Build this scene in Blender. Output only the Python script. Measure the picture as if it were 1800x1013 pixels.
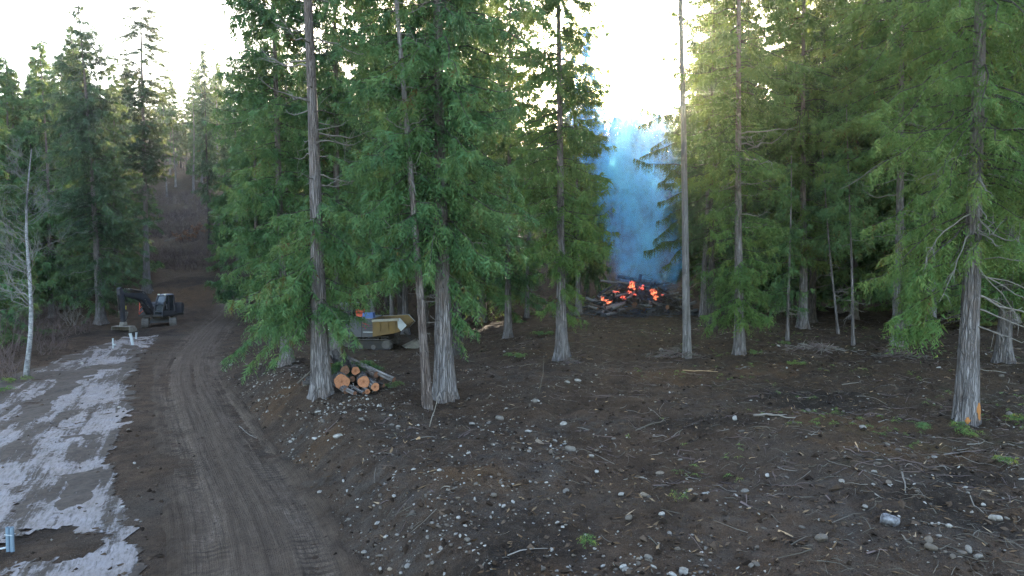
import bpy, math, random
import numpy as np
R = math.radians
for o in list(bpy.data.objects):
    bpy.data.objects.remove(o)
S = bpy.context.scene
COL = S.collection

# ------------------------------------------------------------------ camera, sky, sun, exposure
CAM_Z, PITCH, FPX = 5.0, R(3.2), 1200.0
cam = bpy.data.cameras.new('camera')
cam.sensor_width = 36.0
cam.lens = 24.0
cam.clip_start = 0.1
cam.clip_end = 3000
camera = bpy.data.objects.new('camera', cam)
camera.location = (0, 0, CAM_Z)
camera.rotation_euler = (R(90) - PITCH, 0, 0)
COL.objects.link(camera)
S.camera = camera

SUN_EL, SUN_AZ = R(12.5), R(5.8)          # azimuth clockwise from +Y
world = bpy.data.worlds.new('World')
S.world = world
world.use_nodes = True
wn = world.node_tree.nodes
bg = wn['Background']
sky = wn.new('ShaderNodeTexSky')
sky.sky_type = 'NISHITA'
sky.sun_disc = False
sky.sun_elevation = SUN_EL
sky.sun_rotation = SUN_AZ
sky.air_density = 1.0
sky.dust_density = 2.0
sky.ozone_density = 0.6
world.node_tree.links.new(sky.outputs[0], bg.inputs[0])
bg.inputs[1].default_value = 0.15
sl = bpy.data.lights.new('sun', 'SUN')
sl.energy = 4.5
sl.angle = R(0.5)
sl.color = (1.0, 0.86, 0.68)
sun = bpy.data.objects.new('sun', sl)
sun.rotation_euler = (R(90) - SUN_EL, 0, math.pi - SUN_AZ)
sun.location = (30, 200, 80)
COL.objects.link(sun)
S.view_settings.view_transform = 'Standard'
S.view_settings.look = 'None'
S.view_settings.exposure = 3.35
S.view_settings.gamma = 1.0
S.view_settings.use_curve_mapping = False
S.render.engine = 'CYCLES'
cy = S.cycles
cy.max_bounces = 6
cy.diffuse_bounces = 3
cy.glossy_bounces = 2
cy.transmission_bounces = 3
cy.volume_bounces = 2
cy.transparent_max_bounces = 8
cy.caustics_reflective = False
cy.caustics_refractive = False
cy.use_denoising = True
cy.denoising_prefilter = 'NONE'
cy.volume_step_rate = 1.0
cy.volume_max_steps = 256

# ------------------------------------------------------------------ helpers
rng = np.random.default_rng(7)
random.seed(7)

def tag(o, label=None, cat=None, group=None, kind=None):
    if label: o['label'] = label
    if cat: o['category'] = cat
    if group: o['group'] = group
    if kind: o['kind'] = kind
    return o

def link(name, me, parent=None):
    o = bpy.data.objects.new(name, me)
    COL.objects.link(o)
    if parent is not None: o.parent = parent
    return o

def empty(name, loc=(0, 0, 0), rz=0.0):
    o = bpy.data.objects.new(name, None)
    o.empty_display_size = 0.3
    o.location = loc
    o.rotation_euler = (0, 0, rz)
    COL.objects.link(o)
    return o

class MB:
    """collects vertices, triangles and quads, builds ONE mesh"""
    def __init__(s):
        s.v, s.t, s.q, s.n, s.tm, s.qm, s.a = [], [], [], 0, [], [], []
    def add(s, v, tris=None, quads=None, mi=0, tint=None):
        v = np.asarray(v, dtype=np.float32).reshape(-1, 3)
        s.v.append(v)
        s.a.append(np.full(len(v), 0.5, np.float32) if tint is None else np.asarray(tint, np.float32).ravel())
        if tris is not None and len(tris):
            t = np.asarray(tris, np.int64).reshape(-1, 3); s.t.append(t + s.n); s.tm.append(np.full(len(t), mi))
        if quads is not None and len(quads):
            q = np.asarray(quads, np.int64).reshape(-1, 4); s.q.append(q + s.n); s.qm.append(np.full(len(q), mi))
        s.n += len(v)
        return s
    def box(s, c, d, rot=None, mi=0, taper=1.0, tx=None):
        x, y, z = d[0] / 2, d[1] / 2, d[2] / 2
        tx = taper if tx is None else tx
        v = np.array([(-x, -y, -z), (x, -y, -z), (x, y, -z), (-x, y, -z), (-x * tx, -y * taper, z), (x * tx, -y * taper, z), (x * tx, y * taper, z), (-x * tx, y * taper, z)])
        if rot is not None: v = v @ np.asarray(rot).T
        return s.add(v + np.array(c), quads=[(0, 3, 2, 1), (4, 5, 6, 7), (0, 1, 5, 4), (1, 2, 6, 5), (2, 3, 7, 6), (3, 0, 4, 7)], mi=mi)
    def prism(s, pts, y0, y1, mi=0, axis='y'):
        """outline in (x,z), extruded along y"""
        n = len(pts)
        v = [(p[0], y0, p[1]) for p in pts] + [(p[0], y1, p[1]) for p in pts]
        v = np.array(v, float)
        if axis == 'x': v = v[:, [1, 0, 2]]
        q = [(i, (i + 1) % n, n + (i + 1) % n, n + i) for i in range(n)]
        cx = v[:n].mean(0); cx2 = v[n:].mean(0)
        v = np.vstack([v, cx, cx2])
        t = [(2 * n, (i + 1) % n, i) for i in range(n)] + [(2 * n + 1, n + i, n + (i + 1) % n) for i in range(n)]
        return s.add(v, tris=t, quads=q, mi=mi)
    def tube(s, pts, rad, sides=8, cap=True, mi=0, tint=None):
        v, q = tubes(np.asarray(pts, float)[None], np.broadcast_to(np.asarray(rad, float), (len(pts),))[None], sides)
        k = len(pts); t = []
        if cap:
            b = len(v); v = np.vstack([v, np.asarray(pts[0])[None], np.asarray(pts[-1])[None]])
            for i in range(sides):
                t.append((b, (i + 1) % sides, i)); t.append((b + 1, (k - 1) * sides + i, (k - 1) * sides + (i + 1) % sides))
        return s.add(v, tris=t, quads=q, mi=mi, tint=None if tint is None else np.full(len(v), tint))
    def mesh(s, name, mats, smooth=False, tint=False):
        me = bpy.data.meshes.new(name)
        v = np.vstack(s.v).astype(np.float32)
        t = np.vstack(s.t) if s.t else np.zeros((0, 3), np.int64)
        q = np.vstack(s.q) if s.q else np.zeros((0, 4), np.int64)
        me.vertices.add(len(v)); me.vertices.foreach_set('co', v.ravel())
        nl = t.size + q.size
        me.loops.add(nl); me.loops.foreach_set('vertex_index', np.concatenate([t.ravel(), q.ravel()]).astype(np.int32))
        me.polygons.add(len(t) + len(q))
        ls = np.concatenate([np.arange(len(t)) * 3, t.size + np.arange(len(q)) * 4]).astype(np.int32)
        me.polygons.foreach_set('loop_start', ls)
        mi = np.concatenate([np.concatenate(s.tm) if s.tm else [], np.concatenate(s.qm) if s.qm else []]).astype(np.int32)
        me.polygons.foreach_set('material_index', mi)
        me.polygons.foreach_set('use_smooth', np.full(len(mi), smooth, dtype=bool))
        for m in (mats if isinstance(mats, (list, tuple)) else [mats]): me.materials.append(m)
        if tint:
            at = me.attributes.new('tint', 'FLOAT', 'POINT')
            at.data.foreach_set('value', np.concatenate(s.a).astype(np.float32))
        me.update(calc_edges=True)
        return me
    def build(s, name, mats, parent=None, smooth=False, tint=False):
        return link(name, s.mesh(name, mats, smooth, tint), parent)

def nrm(a):
    return a / np.maximum(np.linalg.norm(a, axis=-1, keepdims=True), 1e-9)

def tubes(P, rad, sides):
    """P (N,K,3) curves, rad (N,K) -> verts, quads, many tubes at once"""
    N, K, _ = P.shape
    T = np.gradient(P, axis=1) if K > 1 else P
    T = nrm(T)
    ref = np.zeros_like(T); ref[..., 2] = 1
    bad = np.abs(T[..., 2]) > 0.9
    bad = bad.mean(1, keepdims=True) > 0.5
    ref = np.where(bad[..., None], np.array([1.0, 0, 0]), ref)
    U = nrm(np.cross(T, ref)); V = np.cross(T, U)
    a = np.arange(sides) / sides * 2 * math.pi
    ring = U[:, :, None] * np.cos(a)[None, None, :, None] + V[:, :, None] * np.sin(a)[None, None, :, None]
    v = P[:, :, None] + ring * rad[:, :, None, None]
    n = np.arange(N)[:, None, None] * (K * sides); k = np.arange(K - 1)[None, :, None] * sides
    i = np.arange(sides)[None, None]; j = (i + 1) % sides
    q = np.stack([n + k + i, n + k + j, n + k + sides + j, n + k + sides + i], -1).reshape(-1, 4)
    return v.reshape(-1, 3), q

def rot_z(a): c, s = math.cos(a), math.sin(a); return np.array([[c, -s, 0], [s, c, 0], [0, 0, 1.0]])
def rot_x(a): c, s = math.cos(a), math.sin(a); return np.array([[1.0, 0, 0], [0, c, -s], [0, s, c]])
def rot_y(a): c, s = math.cos(a), math.sin(a); return np.array([[c, 0, s], [0, 1.0, 0], [-s, 0, c]])
def frame_to(d):
    d = np.asarray(d, float); d = d / np.linalg.norm(d)
    r = np.array([0, 0, 1.0]) if abs(d[2]) < .9 else np.array([1.0, 0, 0])
    u = np.cross(r, d); u /= np.linalg.norm(u); w = np.cross(d, u)
    return np.stack([u, w, d], 1)

def hsh(ix, iy, seed):
    h = (ix.astype(np.int64) * 374761393 + iy.astype(np.int64) * 668265263 + seed * 974634777) & 0xFFFFFFFF
    h = ((h ^ (h >> 13)) * 1274126177) & 0xFFFFFFFF
    h = h ^ (h >> 16)
    return (h & 0xFFFF) / 65535.0
def vnoise(x, y, seed=0):
    ix, iy = np.floor(x), np.floor(y)
    fx, fy = x - ix, y - iy
    fx = fx * fx * fx * (fx * (fx * 6 - 15) + 10); fy = fy * fy * fy * (fy * (fy * 6 - 15) + 10)
    a, b = hsh(ix, iy, seed), hsh(ix + 1, iy, seed)
    c, d = hsh(ix, iy + 1, seed), hsh(ix + 1, iy + 1, seed)
    return (a + (b - a) * fx + (c - a) * fy + (a - b - c + d) * fx * fy) * 2 - 1
def fbm(x, y, seed=0, oct=4, gain=.5):
    s, a, f = 0, 1.0, 1.0
    for k in range(oct):
        c, sn = math.cos(k * 1.1), math.sin(k * 1.1)
        s = s + a * vnoise((x * c - y * sn) * f + 13.7 * k, (x * sn + y * c) * f - 7.1 * k, seed + k); a *= gain; f *= 2.03
    return s
def sstep(a, b, x):
    t = np.clip((x - a) / (b - a), 0, 1); return t * t * (3 - 2 * t)

# ------------------------------------------------------------------ node materials
class NT:
    def __init__(s, name):
        s.m = bpy.data.materials.new(name); s.m.use_nodes = True
        s.t = s.m.node_tree; s.n = s.t.nodes
        s.b = s.n.get('Principled BSDF'); s.out = s.n.get('Material Output')
    def put(s, sock, val):
        if hasattr(val, 'links') or isinstance(val, bpy.types.NodeSocket): s.t.links.new(val, sock)
        else:
            try: sock.default_value = val
            except Exception: sock.default_value = tuple(val) + (1.0,)
    def new(s, typ, ins=None, **kw):
        n = s.n.new(typ)
        for k, v in kw.items(): setattr(n, k, v)
        for k, v in (ins or {}).items(): s.put(n.inputs[k], v)
        return n
    def coord(s, which='Object'): return s.new('ShaderNodeTexCoord').outputs[which]
    def pos(s): return s.new('ShaderNodeNewGeometry').outputs['Position']
    def mapping(s, vec, scale=(1, 1, 1), rot=(0, 0, 0), loc=(0, 0, 0)):
        return s.new('ShaderNodeMapping', {0: vec, 'Scale': scale, 'Rotation': rot, 'Location': loc}).outputs[0]
    def noise(s, vec, scale, detail=4, rough=.55, dist=0.0, color=False):
        return s.new('ShaderNodeTexNoise', {'Vector': vec, 'Scale': scale, 'Detail': detail, 'Roughness': rough, 'Distortion': dist}).outputs['Color' if color else 'Fac']
    def voro(s, vec, scale, feature='F1', out='Distance', metric='EUCLIDEAN', rand=1.0):
        return s.new('ShaderNodeTexVoronoi', {'Vector': vec, 'Scale': scale, 'Randomness': rand}, feature=feature, distance=metric).outputs[out]
    def ramp(s, fac, stops, interp='LINEAR'):
        n = s.new('ShaderNodeValToRGB', {0: fac}); cr = n.color_ramp; cr.interpolation = interp
        while len(cr.elements) < len(stops): cr.elements.new(0.5)
        for e, (p, c) in zip(cr.elements, stops):
            e.position = p; e.color = (c, c, c, 1) if isinstance(c, (int, float)) else tuple(c) + (1,)
        return n.outputs[0]
    def mix(s, f, a, b, blend='MIX'):
        n = s.new('ShaderNodeMix', data_type='RGBA', blend_type=blend)
        s.put(n.inputs[0], f); s.put(n.inputs[6], a); s.put(n.inputs[7], b)
        return n.outputs[2]
    def math(s, op, a, b=0.0, c=0.0, clamp=False):
        n = s.new('ShaderNodeMath', operation=op, use_clamp=clamp)
        s.put(n.inputs[0], a); s.put(n.inputs[1], b)
        if op in ('MULTIPLY_ADD', 'SMOOTH_MIN'): s.put(n.inputs[2], c)
        return n.outputs[0]
    def attr(s, name, out='Fac'): return s.new('ShaderNodeAttribute', attribute_name=name).outputs[out]
    def bump(s, h, strength=.5, dist=.02): return s.new('ShaderNodeBump', {'Height': h, 'Strength': strength, 'Distance': dist}).outputs[0]
    def fin(s, color, rough=.8, normal=None, metal=0.0, spec=.3):
        s.put(s.b.inputs['Base Color'], color); s.put(s.b.inputs['Roughness'], rough); s.put(s.b.inputs['Metallic'], metal)
        s.put(s.b.inputs['Specular IOR Level'], spec)
        if normal is not None: s.put(s.b.inputs['Normal'], normal)
        return s.m

def simple(name, c, rough=.6, metal=0.0, dirt=None, amt=.5, scale=3.0, spec=.4):
    n = NT(name); p = n.coord()
    col = n.mix(n.ramp(n.noise(p, scale * 4, 5), [(.35, 0.0), (.7, 1.0)]), tuple(x * .85 for x in c), c)
    if dirt is not None:
        f = n.ramp(n.noise(p, scale, 7, .65, .4), [(.5 - .25 * amt, 0.0), (.75 - .1 * amt, 1.0)])
        col = n.mix(n.math('MULTIPLY', f, amt), col, dirt)
    return n.fin(col, n.ramp(n.noise(p, scale * 2, 4), [(0.2, max(rough - .1, 0.05)), (.8, min(1, rough + .15))]), n.bump(n.noise(p, scale * 10, 4), .15, .01), metal, spec)

def mat_soil(name, kind='soil'):
    n = NT(name); p = n.pos()
    big = n.noise(p, .22, 5, .6, .3); mid = n.noise(p, 1.4, 6, .62); fine = n.noise(p, 9.0, 8, .7); vf = n.noise(p, 42.0, 5, .7)
    c = n.mix(n.ramp(mid, [(.3, 0.0), (.72, 1.0)]), (.024, .015, .0102), (.090, .056, .037))
    c = n.mix(n.ramp(big, [(.52, 0.0), (.68, .8)]), c, (.066, .051, .042))                      # greyer subsoil
    c = n.mix(n.ramp(n.noise(p, .5, 6, .65, .8), [(.60, 0.0), (.74, .65)]), c, (.072, .040, .019))   # rusty patches
    gr = n.attr('gravel'); lit = n.attr('litter')
    c = n.mix(n.math('MULTIPLY', gr, n.ramp(n.noise(p, 2.6, 6, .7), [(.42, 0.0), (.70, .55)])), c, (.095, .090, .088))
    lc = n.mix(n.ramp(n.noise(p, 3.0, 8, .75), [(.35, 0.0), (.65, 1.0)]), (.020, .012, .008), (.090, .056, .030))
    c = n.mix(n.math('MULTIPLY', lit, n.ramp(mid, [(.3, .3), (.6, 1.0)])), c, lc)
    moss = n.math('MULTIPLY', lit, n.ramp(n.noise(p, .8, 6, .7), [(.56, 0.0), (.68, .7)]))
    c = n.mix(moss, c, (.045, .052, .020))
    c = n.mix(n.math('MULTIPLY', n.attr('rust'), n.ramp(mid, [(.3, .25), (.65, .8)])), c, (.098, .052, .024))
    c = n.mix(n.math('MULTIPLY', n.attr('humus'), n.ramp(mid, [(.3, .95), (.7, .5)])), c, (.0125, .0095, .0085))
    c = n.mix(n.ramp(fine, [(.4, .0), (.75, .6)]), c, n.mix(.6, c, (.115, .085, .066)))
    sp = n.voro(n.mapping(p, (1, 1, 1)), 26.0)
    spk = n.ramp(sp, [(.10, 1.0), (.2, 0.0)])
    c = n.mix(n.math('MULTIPLY', spk, n.ramp(n.noise(p, 2.0, 5), [(.46, 0.0), (.6, .9)])), c, (.20, .175, .155))   # grit
    c = n.mix(n.ramp(vf, [(.34, .75), (.52, 0.0)]), c, (.010, .007, .0055))
    h = n.math('ADD', n.math('MULTIPLY', fine, 1.0), n.math('MULTIPLY', vf, .45))
    return n.fin(c, .95, n.bump(h, 1.0, .10), 0, .12)

def mat_track():
    n = NT('track_mud'); p = n.pos(); uv = n.coord('UV')
    s1 = n.noise(n.mapping(uv, (3.2, .10, 1)), 4.0, 9, .70, .15); s2 = n.noise(n.mapping(uv, (16, .22, 1)), 3.0, 7, .7)
    fine = n.noise(p, 9.0, 8, .72); vf = n.noise(p, 40.0, 4, .7)
    c = n.mix(n.ramp(s1, [(.36, 0.0), (.62, 1.0)]), (.052, .034, .024), (.180, .130, .099))
    c = n.mix(n.ramp(s2, [(.44, 0.0), (.62, .7)]), c, (.185, .146, .120))
    c = n.mix(n.ramp(fine, [(.42, 0.0), (.66, .8)]), c, (.030, .021, .016))
    c = n.mix(n.ramp(vf, [(.36, .5), (.52, 0.0)]), c, (.016, .011, .008))
    au = n.math('ABSOLUTE', n.math('ADD', n.new('ShaderNodeSeparateXYZ', {0: uv}).outputs[0], n.math('MULTIPLY', n.math('SUBTRACT', n.noise(n.mapping(uv, (1, .35, 1)), 1.2, 4), .5), .5)))
    band = n.ramp(n.math('DIVIDE', au, 2.0), [(.0, .25), (.2, .1), (.33, 1.0), (.56, 1.0), (.70, .05)])
    brk = n.ramp(n.noise(p, 1.6, 7, .7), [(.36, .25), (.6, 1.0)])
    dk = n.mix(n.ramp(fine, [(.35, 0.0), (.7, 1.0)]), (.030, .020, .014), (.112, .078, .058))
    c = n.mix(n.math('MULTIPLY', n.math('MULTIPLY_ADD', band, .55, .45), brk), dk, c)
    lug = n.new('ShaderNodeTexWave', {'Vector': uv, 'Scale': 1.5, 'Distortion': 2.2, 'Detail': 3.0, 'Detail Scale': 1.5}, bands_direction='Y').outputs['Fac']
    lug = n.math('MULTIPLY', n.math('MULTIPLY', n.ramp(lug, [(.45, 0.0), (.6, 1.0)]), band), n.ramp(n.noise(p, .9, 4), [(.45, 0.0), (.6, .55)]))
    c = n.mix(lug, c, (.026, .018, .013))
    edge = n.math('ABSOLUTE', n.new('ShaderNodeSeparateXYZ', {0: uv}).outputs[0])
    soil = n.mix(n.ramp(n.noise(p, 1.4, 6, .62), [(.3, 0.0), (.72, 1.0)]), (.017, .0112, .0082), (.060, .039, .027))
    soil = n.mix(n.ramp(fine, [(.4, .0), (.75, .5)]), soil, (.08, .06, .047))
    e2 = n.math('ADD', edge, n.math('MULTIPLY', n.math('SUBTRACT', n.noise(p, 1.3, 7, .7), .5), 1.6))
    c = n.mix(n.ramp(n.math('DIVIDE', e2, 2.0), [(.55, 0.0), (.85, 1.0)]), c, soil)
    h = n.math('ADD', n.math('MULTIPLY', fine, .8), n.math('MULTIPLY', s2, .8))
    h = n.math('ADD', h, n.math('MULTIPLY', vf, .3))
    return n.fin(c, .93, n.bump(h, .9, .06), 0, .12)

def mat_fabric():
    n = NT('muddy_geotextile'); p = n.pos(); d = R(24)
    pr = n.mapping(p, (1, 1, 1), (0, 0, -d))
    q = n.new('ShaderNodeVectorMath', {0: pr, 1: n.new('ShaderNodeVectorMath', {0: n.noise(p, 1.2, 4, .6, 0, True), 1: (.5, .5, .5)}, operation='MULTIPLY').outputs[0]}, operation='ADD').outputs[0]
    st = n.noise(n.mapping(pr, (1.9, .13, 1)), 1.7, 9, .70, .35)
    cr = n.noise(n.mapping(pr, (.8, .30, 1)), 1.0, 8, .68, .3)
    blk = n.voro(n.mapping(q, (1.0, .36, 1)), 1.15, out='Color', metric='CHEBYCHEV', rand=.9)
    blk = n.ramp(blk, [(.30, .0), (.33, 1.0)])
    fine = n.noise(p, 6.0, 9, .72)
    m = n.math('ADD', n.math('MULTIPLY', st, .55), n.math('MULTIPLY', cr, .45))
    m = n.math('ADD', m, n.math('MULTIPLY', n.math('SUBTRACT', fine, .5), .28))
    m = n.math('ADD', m, n.math('MULTIPLY', n.attr('mud'), .36))
    m = n.math('ADD', m, n.math('MULTIPLY', n.math('SUBTRACT', 1.0, blk), .16))
    mud = n.ramp(m, [(.485, 0.0), (.535, 1.0)])
    film = n.ramp(n.noise(p, 1.1, 8, .7, .4), [(.3, .05), (.68, .85)])
    fab = n.mix(film, (.205, .192, .212), (.112, .092, .084))
    mc = n.mix(n.ramp(fine, [(.35, 0.0), (.7, 1.0)]), (.018, .0125, .010), (.066, .048, .038))
    fab = n.mix(n.ramp(n.noise(n.mapping(pr, (3, .5, 1)), 6.0, 8, .75), [(.46, 0.0), (.62, .7)]), fab, (.040, .031, .026))
    c = n.mix(mud, fab, mc)
    h = n.math('ADD', n.math('MULTIPLY', mud, .8), n.math('MULTIPLY', fine, .6))
    return n.fin(c, n.mix(mud, (.62,) * 3, (.85,) * 3), n.bump(h, .6, .03), 0, .3)

def mat_leaf(name, dark, mid, lite, dead=(.10, .055, .02)):
    n = NT(name); t = n.attr('tint'); p = n.pos()
    oi = n.new('ShaderNodeObjectInfo').outputs['Random']
    f = n.math('ADD', t, n.math('MULTIPLY', n.math('SUBTRACT', n.noise(p, .55, 4), .5), .8))
    f = n.math('ADD', f, n.math('MULTIPLY', n.math('SUBTRACT', oi, .5), .18))
    c = n.ramp(f, [(.02, dark), (.45, mid), (.82, lite), (1.0, dead)])
    n.put(n.b.inputs['Base Color'], c); n.put(n.b.inputs['Roughness'], .65); n.put(n.b.inputs['Specular IOR Level'], .2)
    tr = n.new('ShaderNodeBsdfTranslucent', {'Color': n.mix(.5, c, (.20, .19, .04))}).outputs[0]
    mx = n.new('ShaderNodeMixShader', {0: .36, 1: n.b.outputs[0], 2: tr}).outputs[0]
    n.t.links.new(mx, n.out.inputs[0])
    return n.m

def mat_bark(name, a, b, c2, vs=(5, 5, .35), scale=2.2, lichen=None):
    n = NT(name); p = n.coord()
    f = n.noise(n.mapping(p, vs), scale, 8, .68, .35)
    f2 = n.noise(p, 1.1, 5, .6)
    f3 = n.noise(n.mapping(p, (9, 9, 9)), 2.0, 5, .65)
    col = n.mix(n.ramp(f, [(.34, 0.0), (.62, 1.0)]), a, b)
    col = n.mix(n.ramp(f2, [(.48, 0.0), (.72, .75)]), col, c2)
    if lichen: col = n.mix(n.ramp(f3, [(.56, 0.0), (.66, .7)]), col, lichen)
    wv = n.new('ShaderNodeVectorMath', {0: p, 1: n.new('ShaderNodeVectorMath', {0: n.noise(p, 3.0, 3, .6, 0, True), 1: (.10, .10, .3)}, operation='MULTIPLY').outputs[0]}, operation='ADD').outputs[0]
    fis = n.voro(n.mapping(wv, (vs[0] * 3.4, vs[1] * 3.4, vs[2] * 3.2)), 1.0, 'DISTANCE_TO_EDGE')
    fr = n.ramp(fis, [(.02, 0.0), (.16, 1.0)])
    col = n.mix(n.math('MULTIPLY', n.math('SUBTRACT', 1.0, fr), .42), col, tuple(x * .55 for x in a))
    g = n.new('ShaderNodeSeparateXYZ', {0: p}).outputs[2]
    col = n.mix(n.math('MULTIPLY', n.ramp(n.math('ADD', n.math('DIVIDE', g, 12.0), n.math('MULTIPLY', n.math('SUBTRACT', f2, .5), .9)), [(.25, 0.0), (.8, 1.0)]), .6), col, c2)
    h = n.math('ADD', n.math('MULTIPLY', f, .8), n.math('MULTIPLY', f3, .25))
    h = n.math('ADD', h, n.math('MULTIPLY', fr, .9))
    return n.fin(col, .9, n.bump(h, 1.0, .06), 0, .15)
M = {}
M['soil'] = mat_soil('forest_soil')
M['track'] = mat_track()
M['fabric'] = mat_fabric()
M['cedar'] = mat_leaf('cedar_foliage', (.026, .060, .034), (.066, .148, .058), (.125, .200, .068))
M['fir'] = mat_leaf('fir_foliage', (.020, .044, .030), (.050, .105, .056), (.095, .150, .062))
M['yew'] = mat_leaf('hemlock_foliage', (.030, .068, .026), (.082, .160, .046), (.150, .205, .055))
M['bark'] = mat_bark('cedar_bark', (.080, .067, .064), (.275, .252, .256), (.16, .12, .103))
M['bark_dark'] = mat_bark('fir_bark', (.030, .025, .023), (.115, .098, .092), (.075, .06, .052), (4, 4, .8))
M['bark_pole'] = mat_bark('bare_snag_wood', (.11, .10, .098), (.29, .27, .265), (.19, .165, .155), (6, 6, .25), 1.8)
M['bark_warm'] = mat_bark('red_cedar_bark', (.06, .042, .036), (.21, .165, .15), (.26, .235, .23), (6, 6, .3), 2.4)
M['birch'] = mat_bark('birch_bark', (.34, .33, .34), (.52, .51, .53), (.07, .06, .06), (1.2, 1.2, 5), 2.2)
M['twig'] = simple('dry_twig', (.12, .095, .078), .9, scale=2.0, dirt=(.05, .055, .045), amt=.7)
M['deadlimb'] = simple('dead_grey_limb', (.21, .185, .165), .9, scale=2.0, dirt=(.09, .072, .06), amt=.6)
M['brush'] = simple('bare_brush', (.13, .092, .086), .95, scale=1.0, dirt=(.06, .04, .038), amt=.8)
M['rust_needles'] = simple('dead_rust_needles', (.17, .075, .035), .95, scale=2.0)

# ------------------------------------------------------------------ terrain
RC_Y = np.array([-30, -8, 0, 7, 11.8, 14.7, 18.8, 24.2, 30.8, 39.9, 50, 59, 68, 76, 90, 200])
RC_X = np.array([4, 1.5, -.5, -2.6, -4.2, -5.8, -8.1, -11.2, -14.8, -18.8, -22.3, -25.3, -28, -30.0, -33, -60])
def road_x(y):
    s = 0
    for d, w in ((-2.5, .2), (-1.2, .2), (0, .2), (1.2, .2), (2.5, .2)): s = s + w * np.interp(y + d, RC_Y, RC_X)
    return s
def z_base(x, y):
    x = np.asarray(x, float); y = np.asarray(y, float)
    toe = road_x(y) + 1.4
    low = -.74 - .35 * sstep(26, 46, y) - .1 * sstep(40, 60, y)
    high = .37 + .012 * np.clip(x, 0, 40) - 1.25 * sstep(23, 42, y) * sstep(6, -7, x) - .35 * sstep(38, 60, y)
    w = sstep(-.1, 2.2 + 5 * sstep(26, 40, y), x - toe)
    z = low + (high - low) * w
    az = x / np.maximum(y, 8.0)
    d = y - 61 - 4 * sstep(-.2, .05, az)
    d = np.maximum(d, 0) ; d = np.where(d > 110, 110 + (d - 110) * .35, d)
    k = 1 - .15 * sstep(-.02, .08, az) * sstep(.36, .24, az)
    rise = (.185 * d + .0009 * d * d) * k
    rise = rise * sstep(0, 10, d)
    # berm at the head of the track, ditch bank on the outer side
    rise = rise + .7 * np.exp(-((y - 76) / 3.0) ** 2) * sstep(-40, -35, x) * sstep(-20, -26, x)
    left = np.maximum(-(x - road_x(y)) - 9.5, 0)
    z = z + rise - .9 * sstep(0, 6, left) * sstep(60, 40, y) + .09 * np.maximum(left - 10, 0)
    side = np.maximum(x - 32, 0); z = z + .06 * side
    return z
def road_d(x, y):
    e = .5
    sl = (road_x(y + e) - road_x(y - e)) / (2 * e)
    return (x - road_x(y)) / np.sqrt(1 + sl * sl)
def z_full(x, y):
    x = np.asarray(x, float); y = np.asarray(y, float)
    rd = np.abs(road_d(x, y))
    calm = .22 + .78 * sstep(1.3, 2.6, rd)
    leftside = sstep(1.5, -2.0, road_d(x, y)) * sstep(48, 40, y)
    calm = calm * (1 - .55 * leftside)
    n = .17 * fbm(x * .28, y * .28, 3, 3) + .065 * fbm(x * 1.3, y * 1.3, 9, 3)
    f = fbm(x * 4.5, y * 4.5, 21, 3, .6)
    n = n + .045 * f + .03 * np.maximum(fbm(x * 2.6, y * 2.6, 33, 2), 0) ** 2
    far = 1 + 1.8 * sstep(45, 90, y)
    return z_base(x, y) + n * calm * far

def cam_dir(px, py):
    u = (px - 900.0) / FPX; v = (506.5 - py) / FPX
    return np.array([u, math.cos(PITCH) + v * math.sin(PITCH), -math.sin(PITCH) + v * math.cos(PITCH)])
def at_depth(px, py, depth):
    d = cam_dir(px, py); return d * (depth / d[1]) + np.array([0, 0, CAM_Z])
def ground_at(px, py):
    d = cam_dir(px, py); t = 6.0
    y = np.concatenate([np.arange(6, 60, .15), np.arange(60, 200, .6)]) / d[1]
    pts = d[None] * y[:, None] + np.array([0, 0, CAM_Z])
    below = pts[:, 2] < z_full(pts[:, 0], pts[:, 1])
    i = int(np.argmax(below)) if below.any() else len(y) - 1
    a, b = y[max(i - 1, 0)], y[i]
    for _ in range(12):
        m = (a + b) / 2; p = d * m + np.array([0, 0, CAM_Z])
        if p[2] < z_full(p[0], p[1]): b = m
        else: a = m
    p = d * b + np.array([0, 0, CAM_Z])
    return np.array([p[0], p[1], float(z_full(p[0], p[1]))])
def on(x, y, dz=0.0): return (float(x), float(y), float(z_full(x, y)) + dz)

def axis_pts(segs):
    out = [segs[0][0]]
    for a, b, s0, s1 in segs:
        p = a
        while p < b:
            s = s0 + (s1 - s0) * (p - a) / (b - a); p += s; out.append(p)
    return np.array(out)
gx = axis_pts([(-320, -60, 22, 4), (-60, -22, 3, .4), (-22, -10, .3, .14), (-10, 16, .14, .14), (16, 30, .15, .5), (30, 70, .6, 4), (70, 320, 5, 22)])
gy = axis_pts([(-120, 0, 20, 2), (0, 8, 1.0, .2), (8, 22, .10, .14), (22, 45, .15, .36), (45, 90, .4, 1.4), (90, 420, 2, 18)])
GX, GY = np.meshgrid(gx, gy)
GZ = z_full(GX, GY)
b = MB()
nx, ny = len(gx), len(gy)
ii = np.arange(nx - 1)[None] + np.arange(ny - 1)[:, None] * nx
b.add(np.stack([GX, GY, GZ], -1), quads=np.stack([ii, ii + 1, ii + 1 + nx, ii + nx], -1))
gme = b.mesh('ground', M['soil'], smooth=True)
rdg = road_d(GX, GY)
gravel = sstep(.9, 1.6, rdg) * sstep(7.0, 2.2, rdg) * sstep(34, 20, GY) * (.35 + .65 * sstep(-.2, .4, fbm(GX * .7, GY * .7, 51, 3))) + .75 * sstep(.25, .6, fbm(GX * .33, GY * .33, 61, 3)) * sstep(36, 20, GY) * sstep(2, 4, rdg)
litter = np.clip(sstep(24, 34, GY + 3 * fbm(GX * .3, GY * .3, 71, 2)) * sstep(2, 6, rdg) + sstep(-10.5, -13, rdg) + sstep(4, 9, GX) * .75 * sstep(12, 15, GY), 0, 1)
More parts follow.
